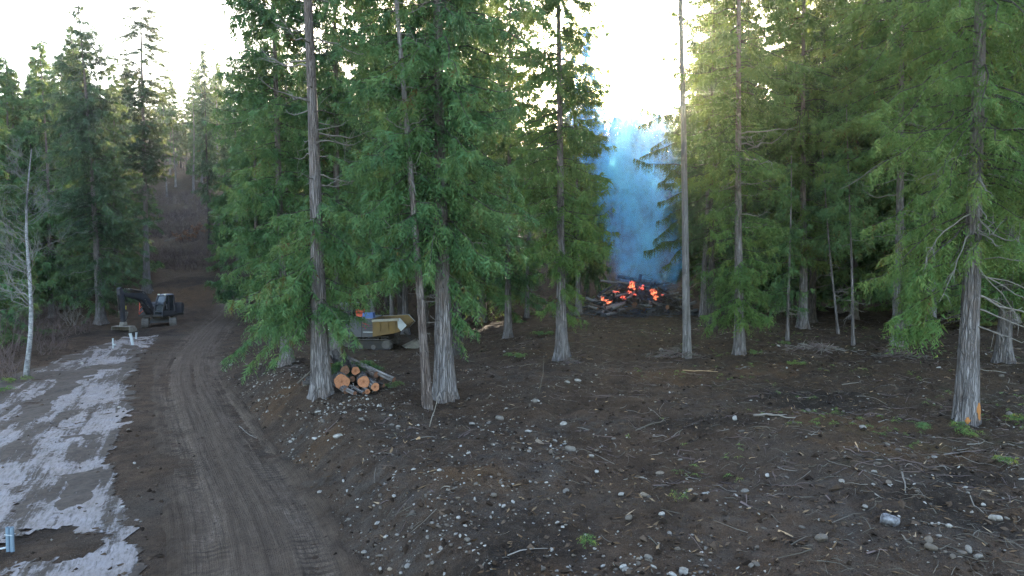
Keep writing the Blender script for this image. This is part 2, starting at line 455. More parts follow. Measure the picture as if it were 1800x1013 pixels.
litter = np.maximum(litter, sstep(66, 80, GY))
def blotch(lst):
    m = np.zeros(GX.shape)
    for px, py, rx, ry in lst:
        c = ground_at(px, py); w = .35 * fbm(GX * 1.3, GY * 1.3, 201, 3)
        m = np.maximum(m, sstep(1.1, .45, np.hypot((GX - c[0]) / rx, (GY - c[1]) / ry) + w))
    return m
gravel = np.maximum(gravel, blotch([(470, 602, 2.2, 2.6), (520, 612, 2.0, 1.6), (455, 800, .5, 1.5), (490, 830, .5, 1.4), (930, 665, 2.0, 1.6), (1010, 745, 1.6, 1.2), (640, 850, .9, 1.2), (1760, 960, 1.6, 1.2), (700, 930, 1.0, .8)]))
humus = blotch([(950, 945, 1.1, 1.2), (905, 985, 1.0, .9), (1640, 890, 1.7, 1.1), (1250, 740, 1.6, 1.0), (1700, 850, 1.2, .8), (370, 497, 7, 2.2), (480, 640, 2.5, 2.0), (230, 585, 5, 3), (1420, 700, 2.4, 1.6), (60, 930, .9, .7)])
rust = blotch([(485, 697, 1.3, 1.6), (1335, 645, 2.5, 1.6), (850, 840, .9, .8), (960, 1000, .8, .6), (1480, 735, 2.6, 1.3), (1160, 660, 2.4, 1.4), (330, 520, 5, 5), (1590, 790, 1.8, .8), (560, 790, .9, 1.0)])
for nm, ar in (('gravel', np.clip(gravel, 0, 1)), ('litter', litter), ('humus', humus), ('rust', rust)):
    at = gme.attributes.new(nm, 'FLOAT', 'POINT'); at.data.foreach_set('value', ar.astype(np.float32).ravel())
tag(link('ground', gme), 'dark churned forest soil with stones and wood litter', None, None, 'structure')

# dirt track: its own sheet following the ground, edges dive under the soil
vs = np.concatenate([np.arange(5, 30, .07), np.arange(30, 74, .16)])
us = np.linspace(-1.95, 1.95, 66)
cxr = road_x(vs)
tx = np.gradient(cxr, vs); tl = np.sqrt(1 + tx * tx)
sl_len = np.concatenate([[0], np.cumsum(np.hypot(np.diff(vs), np.diff(cxr)))])
X = cxr[:, None] + us[None] / tl[:, None]
Y = vs[:, None] - us[None] * (tx / tl)[:, None]
U = np.broadcast_to(us[None], X.shape); V = np.broadcast_to(sl_len[:, None], X.shape)
Z = z_base(X, Y) + .17 * fbm(X * .28, Y * .28, 3, 3) * .3
prof = .040 - .13 * sstep(1.2, 1.95, np.abs(U) + .35 * fbm(V * .9, U * 1.2, 81, 4))
rut = -.030 * np.exp(-((np.abs(U) - .92) / .27) ** 2) + .016 * np.exp(-((np.abs(U) - .50) / .12) ** 2) + .012 * np.exp(-((np.abs(U) - 1.36) / .10) ** 2)
streak = .020 * fbm(U * 6.5, V * .10, 83, 3) + .016 * fbm(U * 16, V * .2, 87, 2)
lug = .011 * np.sign(np.sin(V * 2 * math.pi / .21 + 1.5 * U)) * np.exp(-((np.abs(U) - .92) / .24) ** 2) * sstep(-.3, .3, fbm(V * .3, U, 91, 2))
crumb = .014 * fbm(X * 6, Y * 6, 93, 3)
Z = Z + prof + rut + streak + lug + crumb
b = MB(); nu, nv = len(us), len(vs)
ii = np.arange(nu - 1)[None] + np.arange(nv - 1)[:, None] * nu
q = np.stack([ii, ii + 1, ii + 1 + nu, ii + nu], -1).reshape(-1, 4)
b.add(np.stack([X, Y, Z], -1), quads=q)
rme = b.mesh('dirt_track', M['track'], smooth=True)
uvl = rme.uv_layers.new(name='UVMap')
vi = np.empty(len(rme.loops), np.int32); rme.loops.foreach_get('vertex_index', vi)
uvl.data.foreach_set('uv', np.stack([U.ravel()[vi], V.ravel()[vi]], -1).astype(np.float32).ravel())
tag(link('dirt_track', rme), 'rutted brown dirt track curving towards the cleared hillside', None, None, 'structure')

# geotextile ground sheet, torn edge, mud trodden over it
pts = [(-120, 700), (0, 692), (60, 668), (110, 645), (182, 619), (232, 602), (288, 595), (283, 606), (266, 622), (248, 640), (244, 668), (224, 692), (236, 715), (240, 748), (214, 775), (208, 800), (203, 835), (225, 868), (250, 905), (236, 925), (248, 960), (256, 1000), (262, 1080), (-700, 1080), (-700, 800)]
poly = []
for (px, py) in pts:
    p = cam_dir(px, py); t = (CAM_Z + .72 + .003 * max(0, 900 - py)) / -p[2]; poly.append((p[0] * t, p[1] * t))
poly = np.array(poly)
def inside(x, y, pl):
    r = np.zeros(x.shape, bool); n = len(pl)
    for i in range(n):
        x1, y1 = pl[i]; x2, y2 = pl[(i + 1) % n]
        c = ((y1 > y) != (y2 > y)); r ^= c & (x < (x2 - x1) * (y - y1) / (y2 - y1 + 1e-12) + x1)
    return r
fx = np.arange(-34, -5.0, .085); fy = np.concatenate([np.arange(8.5, 24, .085), np.arange(24, 48, .2)])
FX, FY = np.meshgrid(fx, fy)
jx = FX + .25 * fbm(FX * 1.6, FY * 1.6, 101, 4, .6); jy = FY + .3 * fbm(FX * 1.6, FY * 1.6, 105, 4, .6)
ins = inside(jx, jy, poly)
# hollow of bare mud round the standpipe
sp = ground_at(18, 968)
ins &= (np.hypot((jx - sp[0] - .55) / 1.15, (jy - sp[1] - .1) / .75) > 1.0)
FZ = z_full(FX, FY) - .030 * fbm(FX * 4.5, FY * 4.5, 21, 3, .6) * .35 + .020 + .015 * fbm(FX * 1.1, FY * .5, 111, 3)
nfx, nfy = len(fx), len(fy)
ii = np.arange(nfx - 1)[None] + np.arange(nfy - 1)[:, None] * nfx
keep = ins[:-1, :-1] & ins[1:, :-1] & ins[:-1, 1:] & ins[1:, 1:]
q = np.stack([ii, ii + 1, ii + 1 + nfx, ii + nfx], -1)[keep]
used, inv = np.unique(q, return_inverse=True)
b = MB(); b.add(np.stack([FX, FY, FZ], -1).reshape(-1, 3)[used], quads=inv.reshape(-1, 4))
fme = b.mesh('geotextile_sheet', M['fabric'], smooth=True)
mud = sstep(4.5, 9.5, road_x(FY) - FX) * .42 * sstep(16, 26, FY) + .16 * sstep(-.1, .5, fbm(FX * .5, FY * .35, 121, 3)) + .07 * sstep(30, 18, FY) * sstep(5, 8, road_x(FY) - FX)
at = fme.attributes.new('mud', 'FLOAT', 'POINT'); at.data.foreach_set('value', (np.clip(mud, 0, 1) - .10).ravel()[used].astype(np.float32))
tag(link('geotextile_sheet', fme), 'pale grey ground fabric smeared with mud beside the rutted track', 'ground fabric')
# ------------------------------------------------------------------ trees
CONIFER_TRIS = [0]
class Trunk:
    """axis of a trunk: height -> offset; lean per metre, gentle sway"""
    def __init__(s, H, r0, lean=(0, 0), sway=.12, seed=0, taper=.85, curve=0.0, sw=.42):
        s.sw = sw; s.H, s.r0, s.lean, s.sway, s.ph, s.taper, s.curve = H, r0, lean, sway, seed * 1.7, taper, curve
    def at(s, h):
        h = np.asarray(h, float); t = h / s.H
        x = s.lean[0] * h + s.curve * t * t * s.H + s.sway * (np.sin(t * 5 + s.ph) - math.sin(s.ph)) * np.minimum(t * 4, 1)
        y = s.lean[1] * h + s.sway * (np.sin(t * 4 + s.ph * 2 + 1) - math.sin(s.ph * 2 + 1)) * np.minimum(t * 4, 1)
        return np.stack([x, y, h], -1)
    def rad(s, h):
        t = np.asarray(h, float) / s.H
        return s.r0 * (s.sw * np.exp(-np.asarray(h, float) / 4.0) + (1 - s.sw) * (1 - s.taper * t)) + .008

def trunk_mesh(mb, T, rs, flare=.75, flutes=5, sides=20, h0=-.45, top=None, bump=.05):
    top = T.H if top is None else top
    hs = np.concatenate([[h0, -.1, 0, .08, .2, .35, .55, .8, 1.1, 1.5, 2.0, 2.7], np.arange(3.5, top - .3, .8), [top]])
    c = T.at(np.maximum(hs, 0)); c[:, 2] = hs
    a = np.arange(sides) / sides * 2 * math.pi
    fl = np.exp(-np.maximum(hs, 0) / .42)[:, None]
    ph = rs.uniform(0, 6.28, 3)
    lob = .55 + .45 * np.cos(flutes * a[None] + ph[0] + .8 * np.cos(a[None] + ph[1]))
    mid = np.exp(-np.maximum(hs, 0) / 2.2)[:, None] * .13 * np.cos((flutes + 2) * a[None] + ph[2])
    r = T.rad(np.maximum(hs, 0))[:, None] * (1 + flare * fl * lob + mid + bump * rs.normal(0, .6, (len(hs), sides)) * np.minimum(1, .3 + hs[:, None]).clip(.3, 1))
    v = np.stack([c[:, 0:1] + r * np.cos(a)[None], c[:, 1:2] + r * np.sin(a)[None], np.broadcast_to(hs[:, None], r.shape)], -1)
    k = len(hs); n = sides
    q = [(i * n + j, i * n + (j + 1) % n, (i + 1) * n + (j + 1) % n, (i + 1) * n + j) for i in range(k - 1) for j in range(n)]
    t = [((k - 1) * n + j, (k - 1) * n + (j + 1) % n, k * n) for j in range(n)]
    mb.add(np.vstack([v.reshape(-1, 3), c[-1:]]), quads=q, tris=t)

def limb_curves(T, h, az, L, rise, sag, tip, K=7):
    """curved limbs; returns (N,K,3)"""
    t = np.linspace(0, 1, K)[None]
    d = np.stack([np.cos(az), np.sin(az)], -1)
    base = T.at(h)
    z = L[:, None] * (rise[:, None] * t - sag[:, None] * t ** 1.6 + tip[:, None] * t ** 4)
    out = np.empty((len(h), K, 3))
    out[..., 0] = base[:, 0:1] + d[:, 0:1] * L[:, None] * t
    out[..., 1] = base[:, 1:2] + d[:, 1:2] * L[:, None] * t
    out[..., 2] = base[:, 2:3] + z
    return out

def foliage(mb, rs, P, L, spacing=.11, leaf=.17, K=9, droop=.8, side=.75, fwd=.45, blen=(.25, .75), t0=.18, width=.3, tintc=.5, tvar=.16, flat=.5, tipbias=.3):
    """feathery drooping sprays along limb curves P (N,K,3)"""
    N, KP, _ = P.shape
    cnt = np.maximum((L / spacing * 2).astype(int), 3)
    li = np.repeat(np.arange(N), cnt); n = len(li)
    t = t0 + (1 - t0) * rs.uniform(0, 1, n) ** .85
    s = t * (KP - 1); i0 = np.minimum(s.astype(int), KP - 2); f = (s - i0)[:, None]
    pos = P[li, i0] * (1 - f) + P[li, i0 + 1] * f
    tan = nrm(P[li, i0 + 1] - P[li, i0])
    perp = nrm(np.cross(tan, np.array([0, 0, 1.0]) + rs.normal(0, .08, (n, 3))))
    sd = rs.choice([-1.0, 1.0], n)[:, None]
    dr = droop * rs.uniform(.4, 1.5, n)[:, None]
    bd = nrm(tan * fwd + perp * side * sd + np.array([0, 0, -1.0]) * dr + rs.normal(0, .16, (n, 3)))
    bl = rs.uniform(blen[0], blen[1], n) * (1.05 - .55 * t) * np.minimum(1, .5 + L[li] / 3)
    bl = np.maximum(bl, .12)
    # spray plane
    w = nrm(np.cross(bd, nrm(perp * sd * flat + np.array([0, 0, 1.0]) * (1 - flat) + rs.normal(0, .45, (n, 3)))))
    k = np.arange(K); u = (k + .25) / K
    sg = np.where(k % 2 == 0, 1.0, -1.0)
    curl = -(.28 + .2 * rs.uniform(0, 1, n))[:, None, None] * (bl[:, None] * u[None] ** 2)[..., None] * np.array([0, 0, 1.0])
    base = pos[:, None] + bd[:, None] * (bl[:, None] * u[None])[..., None] + curl
    ll = leaf * (1.05 - .55 * u[None]) * rs.uniform(.65, 1.3, (n, K)) * (.6 + .55 * bl / blen[1])[:, None]
    ldir = nrm(bd[:, None] * .8 + w[:, None] * (sg[None] * .75)[..., None] + np.array([0, 0, -.22]) + rs.normal(0, .14, (n, K, 3)))
    hw = (ll * width * .5)[..., None]
    wd = nrm(bd[:, None] + rs.normal(0, .3, (n, K, 3)))
    a = base - wd * hw; b_ = base + wd * hw; c = base + ldir * ll[..., None]
    v = np.stack([a, b_, c], 2).reshape(-1, 3)
    nt = n * K
    ti = (tintc + tvar * (rs.normal(0, .6, N)[li] + rs.normal(0, .7, n)) + .12 * (t - .5))[:, None] + rs.normal(0, .05, (n, K))
    dead = rs.uniform(0, 1, n) < .012
    ti[dead] = 1.0
    mb.add(v, tris=np.arange(nt * 3).reshape(-1, 3), tint=np.repeat(np.clip(ti, 0, 1).ravel(), 3))
    CONIFER_TRIS[0] += nt

CAMDIR = [0.0]
def conifer(rs, T, spec):
    """returns (trunk MB, foliage MB) for one tree; zones: list of dicts with h0,h1,n,r0,r1 ..."""
    tb, fb = MB(), MB()
    trunk_mesh(tb, T, rs, spec.get('flare', .75), spec.get('flutes', 5), spec.get('sides', 18), top=spec.get('top'))
    for z in spec['zones']:
        n = z['n']
        h = rs.uniform(z['h0'], z['h1'], n); h.sort()
        if z.get('whorl'):
            h = np.round(h / z['whorl']) * z['whorl'] + rs.normal(0, .06, n)
        az = rs.uniform(0, 2 * math.pi, n)
        if 'gap' in z:                                     # thinner on one side (azimuth, half width, chance kept)
            ga, gw, gk = z['gap']
            dd = np.abs((az - ga + math.pi) % (2 * math.pi) - math.pi)
            kp = (dd > gw) | (rs.uniform(0, 1, n) < gk)
            h, az = h[kp], az[kp]
        if 'only' in z:
            ga, gw = z['only']; az = ga + rs.uniform(-gw, gw, len(az))
        n = len(h)
        f = np.clip((h - z['h0']) / max(z['h1'] - z['h0'], 1e-3), 0, 1)
        L = (z['r0'] + (z['r1'] - z['r0']) * f ** z.get('pw', 1.0)) * rs.uniform(z.get('lo', .6), 1.15, n)
        L = np.maximum(L, .25)
        rise = rs.normal(z.get('rise', .05), .10, n); sag = rs.normal(z.get('sag', .55), .14, n); tip = np.abs(rs.normal(z.get('tip', .25), .1, n))
        P = limb_curves(T, h, az, L, rise, sag, tip)
        P[:, 1:-1] += rs.normal(0, .035, P[:, 1:-1].shape) * L[:, None, None] * .6
        rad = ((.012 + .011 * L) if z.get('bare') else (.008 + .007 * L))[:, None] * np.linspace(1, .22, P.shape[1])[None]
        v, q = tubes(P, rad, 4)
        tb.add(v, quads=q, mi=1 if z.get('bare') else 2)
        if not z.get('bare'):
            foliage(fb, rs, P, L, **z.get('fo', {}))
        else:                                              # dead limb: a few side twigs
            m = np.maximum((L * 3).astype(int), 1); li = np.repeat(np.arange(n), m)
            t = rs.uniform(.35, 1, len(li)); s = t * 6; i0 = np.minimum(s.astype(int), 5); ff = (s - i0)[:, None]
            p0 = P[li, i0] * (1 - ff) + P[li, i0 + 1] * ff
            dv = nrm(P[li, i0 + 1] - P[li, i0]) * .7 + rs.normal(0, .5, (len(li), 3)); dv = nrm(dv) * rs.uniform(.15, .6, len(li))[:, None]
            Q = np.stack([p0, p0 + dv * .55 + rs.normal(0, .03, dv.shape), p0 + dv + np.array([0, 0, -.05])], 1)
            v, q = tubes(Q, np.broadcast_to(np.array([[.009, .007, .003]]), (len(li), 3)), 3)
            tb.add(v, quads=q, mi=1)
    return tb, fb

def place_tree(name, label, cat, base, T, spec, seed, leaf='cedar', bark='bark', limb='deadlimb', group=None):
    rs = np.random.default_rng(seed)
    root = empty(name, base)
    tag(root, label, cat, group)
    tb, fb = conifer(rs, T, spec)
    tb.build('trunk', [M[bark], M[limb], M['bark_dark']], root, smooth=True)
    if fb.n: fb.build('crown', M[leaf], root, tint=True)
    return root

CED = dict(spacing=.085, leaf=.23, K=8, droop=.95, blen=(.3, 1.0), width=.40, t0=.1)
CEDB = dict(spacing=.17, leaf=.40, K=7, droop=.85, blen=(.4, 1.2), width=.42, t0=.1)
TOP = lambda h0, h1, r, n=60, **k: dict(h0=h0, h1=h1, n=n, r0=r, r1=.3, pw=1.1, sag=.45, fo=dict(CEDB, **k))

def cedar_zones(hb, hv, H, r, n, low=None, gap=None, sag=.55, fo=None, lo=.55):
    """hb crown base, hv height up to which the crown is seen close, H top"""
    fo = fo or CED
    z = [dict(h0=hb, h1=hv, n=n, r0=r * .95, r1=r, sag=sag, tip=.3, fo=fo, lo=lo)]
    if gap: z[0]['gap'] = gap
    z.append(TOP(hv, H - .3, r, n=int(9 * (H - hv))))
    if low: z.append(low)
    return z
CAMSIDE = -math.pi / 2

def near(label, px, py, top_px, r0, H, zones, seed, leaf='cedar', bark='bark', limb='deadlimb', name='cedar_tree', cat='tree', depth=None, **kw):
    """stand a tree on the ground where its base shows; top_px is where its trunk leaves the frame"""
    if depth is None: p = ground_at(px, py)
    else:
        d = cam_dir(px, 440); x = d[0] / d[1] * depth; p = np.array([x, depth, float(z_full(x, depth))])
    dx = (top_px - px) / FPX * p[1]; hv = (py if depth is None else 560) / FPX * p[1]
    T = Trunk(H, r0, (dx / hv, 0), kw.pop('sway', .06), seed, curve=kw.pop('curve', 0.0))
    spec = dict(zones=zones); spec.update(kw)
    return place_tree(name, label, cat, tuple(p), T, spec, seed, leaf, bark, limb)

D = dict
# --- the trees that stand out one by one
near('tall grey cedar with bare upper trunk beside the stacked logs', 565, 697, 549, .315, 27, [D(h0=1.5, h1=13, n=34, r0=.22, r1=.35, sag=.1, rise=.1, lo=.3, bare=True),
    D(h0=2.6, h1=6.6, n=46, r0=1.9, r1=1.7, sag=.75, tip=.2, gap=(CAMSIDE, .5, .25), fo=D(CED, spacing=.075, blen=(.3, .8))),
    D(h0=2.4, h1=5.2, n=16, r0=2.5, r1=2.2, sag=.75, only=(math.pi * 1.02, .7), fo=CED),
    D(h0=6.0, h1=14, n=34, r0=1.6, r1=2.0, sag=.2, rise=.1, bare=True),
    D(h0=7.5, h1=14.5, n=26, r0=1.7, r1=2.2, sag=.35, gap=(CAMSIDE, 1.0, .0), lo=.5, fo=D(CED, spacing=.13, t0=.5)),
    TOP(14.5, 26.5, 2.4, 80)], 11, flare=.5, flutes=7, sides=36)
near('slim leaning conifer trunk next to the broad grey cedar', 752, 719, 712, .145, 25, [D(h0=1.5, h1=13, n=34, r0=.22, r1=.35, sag=.1, rise=.1, lo=.3, bare=True),
    D(h0=5.2, h1=8.5, n=16, r0=.9, r1=1.4, sag=.6, gap=(CAMSIDE, .6, .1), fo=CED),
    D(h0=8.5, h1=14, n=22, r0=1.6, r1=1.8, sag=.6, gap=(CAMSIDE, .8, .05), fo=CED),
    D(h0=4.5, h1=13, n=18, r0=.9, r1=1.3, sag=.2, bare=True), TOP(14, 24.5, 1.7, 60)], 12, bark='bark_warm', flare=.25, sides=18, curve=-.01)
near('broad fluted cedar with dense drooping green boughs', 782, 701, 776, .315, 28, [D(h0=1.5, h1=13, n=34, r0=.22, r1=.35, sag=.1, rise=.1, lo=.3, bare=True),
    D(h0=4.6, h1=9.0, n=80, r0=2.5, r1=2.9, sag=.72, tip=.28, gap=(CAMSIDE, .30, .3), fo=D(CED, spacing=.075)),
    D(h0=9.0, h1=14, n=80, r0=2.9, r1=3.0, sag=.6, tip=.28, fo=CED, gap=(CAMSIDE, .25, .3)),
    D(h0=2.2, h1=4.0, n=7, r0=1.0, r1=1.2, sag=1.0, only=(.1, .5), fo=CED),
    D(h0=4.0, h1=12, n=14, r0=1.5, r1=1.9, sag=.3, bare=True), TOP(14, 27.5, 2.9, 110)], 13, flare=.35, flutes=6, sides=34)
near('cedar with a flared base in front of the burning pile', 988, 633, 974, .27, 26, [
    D(h0=2.0, h1=5.0, n=22, r0=1.1, r1=1.2, sag=.75, fo=CED),
    D(h0=5.0, h1=9.0, n=52, r0=2.0, r1=2.6, sag=.55, tip=.3, gap=(CAMSIDE, .3, .3), fo=CED),
    D(h0=9.0, h1=15.5, n=64, r0=2.7, r1=2.0, sag=.45, tip=.25, fo=CED), TOP(15.5, 25.5, 1.9, 70)], 14, leaf='yew', flare=.75, flutes=6, sides=28)
# bare snag
_p = ground_at(1208, 629)
_T = Trunk(21, .165, ((1185 - 1208) / FPX * _p[1] / (629 / FPX * _p[1]), 0), .04, 3, .66, sw=.1)
place_tree('dead_tree', 'straight bare limbless trunk standing in front of the smoke', 'dead tree', tuple(_p), _T, D(flare=.35, zones=[D(h0=6, h1=20, n=16, r0=.14, r1=.10, bare=True)], sides=18), 15, bark='bark_pole')
near('hemlock with comb like hanging twigs beside the blue smoke', 1252, 575, 1252, .24, 24, [
    D(h0=4.5, h1=14.5, n=84, r0=4.3, r1=3.6, whorl=.62, rise=.0, sag=.28, tip=.06, lo=.62, fo=D(spacing=.06, leaf=.21, K=8, droop=2.2, side=.4, fwd=.25, blen=(.3, .9), t0=.15, width=.34, tintc=.40)),
    D(h0=14.5, h1=20, n=40, r0=3.4, r1=1.6, sag=.25, fo=CEDB), TOP(20, 23.7, 1.6, 25)], 16, leaf='fir', bark='bark_dark', depth=39)
near('conifer with low bright boughs standing right behind the bare trunk', 1300, 624, 1283, .24, 25, [
    D(h0=1.6, h1=4.6, n=40, r0=1.5, r1=1.5, sag=.75, fo=CED),
    D(h0=5.0, h1=8.0, n=22, r0=1.7, r1=2.0, sag=.5, gap=(CAMSIDE, .5, .2), fo=CED),
    D(h0=5.0, h1=12.0, n=26, r0=1.9, r1=2.4, sag=.25, bare=True),
    D(h0=8.0, h1=15.5, n=64, r0=2.4, r1=2.9, sag=.5, gap=(CAMSIDE, .4, .25), fo=CED), TOP(15.5, 24.6, 2.7, 80)], 17, leaf='yew', flare=.5)
near('grey conifer with long dead limbs and dense upper boughs', 1579, 607, 1564, .26, 27, [
    D(h0=1.2, h1=5.2, n=20, r0=1.4, r1=1.6, sag=.8, only=(-1.0, .7), fo=CED),
    D(h0=4.2, h1=10.5, n=30, r0=2.0, r1=2.6, rise=-.15, sag=.35, bare=True),
    D(h0=8.6, h1=16.5, n=90, r0=3.0, r1=3.4, sag=.6, gap=(CAMSIDE, .45, .12), fo=CED), TOP(16.5, 26.6, 3.2, 100)], 18, leaf='yew', flare=.6, flutes=7, sides=26)
big = near('thick red scarred cedar nearest the camera with torn orange bark', 1699, 742, 1694, .285, 29, [
    D(h0=5.0, h1=9.0, n=78, r0=2.4, r1=3.0, sag=.8, tip=.3, gap=(CAMSIDE, .34, .30), fo=D(CED, leaf=.16, spacing=.07)),
    D(h0=9.0, h1=13.5, n=66, r0=3.0, r1=3.1, sag=.7, fo=D(CED, leaf=.17), gap=(CAMSIDE, .3, .25)),
    D(h0=2.6, h1=5.5, n=10, r0=1.6, r1=2.2, sag=.7, only=(math.pi, .5), fo=D(CED, spacing=.10, t0=.35)),
    D(h0=2.5, h1=7.5, n=16, r0=1.7, r1=2.2, rise=-.05, sag=.6, bare=True), TOP(13.5, 28.5, 3.1, 130)], 19, leaf='yew', bark='bark', flare=.22, flutes=7, sides=40)
M['torn'] = simple('torn_orange_wood', (.34, .135, .035), .8, scale=5, dirt=(.2, .09, .04), amt=.5)
for k, (a, h0, h1, wd) in enumerate([(-1.08, .12, .58, .07), (-2.1, .02, .20, .085)]):
    b = MB(); hs = np.linspace(h0, h1, 9); rs_ = np.random.default_rng(200 + k)
    tv = np.array([tuple(p_.co) for p_ in [c_ for c_ in big.children if c_.name.startswith('trunk')][0].data.vertices if -.1 < p_.co.z < 2 and math.hypot(p_.co.x, p_.co.y) < .6]); ta_ = np.arctan2(tv[:, 1], tv[:, 0])
    v = []
    for i, h in enumerate(hs):
        ww = wd * math.sin(math.pi * (i + .6) / 9.4) * rs_.uniform(.55, 1.35)
        for e, off in ((-1, -.03), (-.4, .010), (.4, .012), (1, -.03)):
            aa = a + e * ww / .285
            wgt = np.exp(-((tv[:, 2] - h) / .12) ** 2 - ((np.angle(np.exp(1j * (ta_ - aa)))) / .12) ** 2) + 1e-12
            rr_ = float((np.hypot(tv[:, 0], tv[:, 1]) * wgt).sum() / wgt.sum()) + .012
            v.append(((rr_ + off) * math.cos(aa), (rr_ + off) * math.sin(aa), h))
    q = [(i * 4 + j, i * 4 + j + 1, i * 4 + 5 + j, i * 4 + 4 + j) for i in range(8) for j in range(3)]
    b.add(v, quads=q).build('bark_wound', M['torn'], big, smooth=True)
# hanging dead limbs on the nearest cedar
def dead_limb(parent, p0, d, L, seed, r=.022, sagz=.5, twigs=9):
    rs = np.random.default_rng(seed); t = np.linspace(0, 1, 8); d = nrm(np.array(d, float))
    P = np.array(p0)[None] + d[None] * (t * L)[:, None] + np.array([0, 0, -1.0])[None] * (sagz * L * t ** 1.7)[:, None] + np.cumsum(rs.normal(0, .03, (8, 3)), 0) * L * .5
    b = MB(); b.tube(P, r * (1 - .8 * t), 5)
    for _ in range(twigs):
        i = rs.integers(3, 8); p = P[i]; dv = nrm(d * .6 + rs.normal(0, .5, 3) + np.array([0, 0, -.5])) * rs.uniform(.3, .9) * L * .33
        b.tube(np.array([p, p + dv * .5 + rs.normal(0, .03, 3), p + dv + np.array([0, 0, -.12 * L * .5])]), [r * .4, r * .28, r * .1], 4, cap=False)
    return b.build('dead_branch', M['deadlimb'], parent, smooth=True)
for k, (h, d, L, sg) in enumerate([(6.6, (.75, -.6, -.1), 1.9, .5), (5.6, (-.9, -.5, .05), 1.7, .7), (5.1, (-.7, -.6, -.2), 2.0, .55), (4.4, (.9, -.5, .1), 2.1, .35), (3.9, (.8, -.4, .1), 1.9, .7), (7.7, (.9, -.45, .1), 2.1, .2)]):
    dead_limb(big, (0.25 * d[0], .25 * d[1], h), d, L, 300 + k, sagz=sg)
# second rank, hiding behind the first
near('dense cedar with boughs to the ground behind the log stack', 500, 600, 486, .24, 26, cedar_zones(2.3, 14, 26, 2.5, 120, fo=D(CED, leaf=.27, spacing=.1)) , 21, depth=30)
near('cedar filling the space beyond the grey cedar trunk', 655, 560, 652, .2, 24, [D(h0=3.4, h1=15, n=90, r0=2.0, r1=2.5, sag=.6, fo=D(CED, leaf=.26, spacing=.105)), TOP(15, 23.6, 2.4, 80)], 34, depth=46.5)
near('dark cedar drooping over the parked tracked dumper', 586, 600, 592, .25, 26, cedar_zones(4.2, 15, 26, 2.6, 110, fo=D(CED, leaf=.27, spacing=.1), low=D(h0=2.2, h1=4.4, n=14, r0=1.2, r1=1.4, sag=.8, fo=D(CED, leaf=.24, spacing=.1))), 22, depth=31)
near('cedar filling the space between the grey cedar and the fluted cedar', 688, 560, 684, .2, 25, [D(h0=5.0, h1=16, n=105, r0=2.6, r1=2.6, sag=.6, fo=D(CED, leaf=.28, spacing=.105)), TOP(16, 24.6, 2.5, 80)], 33, depth=52)
near('cedar crown filling the gap behind the slim leaning trunk', 712, 600, 706, .24, 27, cedar_zones(4.4, 17, 27, 2.5, 110, fo=D(CED, leaf=.27, spacing=.1)), 23, depth=48)
near('shaded cedar close behind the broad fluted cedar', 806, 560, 800, .26, 27, cedar_zones(4.2, 17, 27, 3.0, 130, fo=D(CED, leaf=.27, spacing=.1)), 24, depth=34, bark='bark_dark')
near('tall cedar between the fluted cedar and the flared one', 893, 560, 893, .24, 29, cedar_zones(3.2, 18, 29, 2.7, 120, fo=D(CED, leaf=.30, spacing=.11)), 25, depth=41)
near('sun flecked cedar at the edge of the smoke gap', 1018, 530, 1003, .24, 22, cedar_zones(4.2, 17, 21.5, 2.7, 100, fo=D(CED, leaf=.31, spacing=.12)), 26, depth=50, leaf='yew')
near('dark conifer standing behind the three thin saplings', 1415, 560, 1408, .27, 27, cedar_zones(4.0, 17, 27, 3.3, 140, fo=D(CED, leaf=.28, spacing=.105)), 27, depth=38, leaf='yew')
near('bushy cedar between the saplings and the dead limbed conifer', 1505, 560, 1500, .24, 28, cedar_zones(5.2, 17, 28, 3.0, 120, fo=D(CED, leaf=.30, spacing=.11)), 28, depth=43)
near('cedar with yellow green boughs between the two grey conifers', 1640, 560, 1640, .27, 29, cedar_zones(3.2, 16, 29, 3.2, 130, fo=D(CED, leaf=.28, spacing=.1)), 29, depth=36, leaf='yew')
near('cedar half cut off by the picture edge behind the scarred trunk', 1772, 560, 1770, .28, 28, cedar_zones(2.6, 14, 28, 3.2, 130, fo=D(CED, leaf=.20, spacing=.09)), 30, depth=27, leaf='yew')
near('cedar at the outer edge of the wood past the scarred trunk', 1880, 560, 1870, .28, 28, cedar_zones(3.0, 14, 28, 3.2, 110), 31, depth=24, leaf='yew')
# saplings
for k, (lab, px, py, tp, r, H, hb, hr) in enumerate([
    ('thin pale sapling trunk rising from the twig heap', 1500, 607, 1478, .07, 11, 5.2, 1.5),
    ('slim brown sapling leaning beside the pale sapling', 1473, 587, 1430, .065, 9.5, 4.6, 1.5),
    ('short cedar sapling with its stem bare near the ground', 1384, 599, 1382, .08, 9.0, 1.7, 1.6)]):
    near(lab, px, py, px + (tp - px) * 1.5, r, H, [D(h0=hb, h1=H - .2, n=42, r0=hr, r1=.3, sag=.5, fo=CED), D(h0=1.2, h1=hb, n=8, r0=.8, r1=1.0, sag=.3, bare=True)], 41 + k, name='sapling', cat='sapling', leaf='cedar', flare=.3, sides=10, sway=.03)
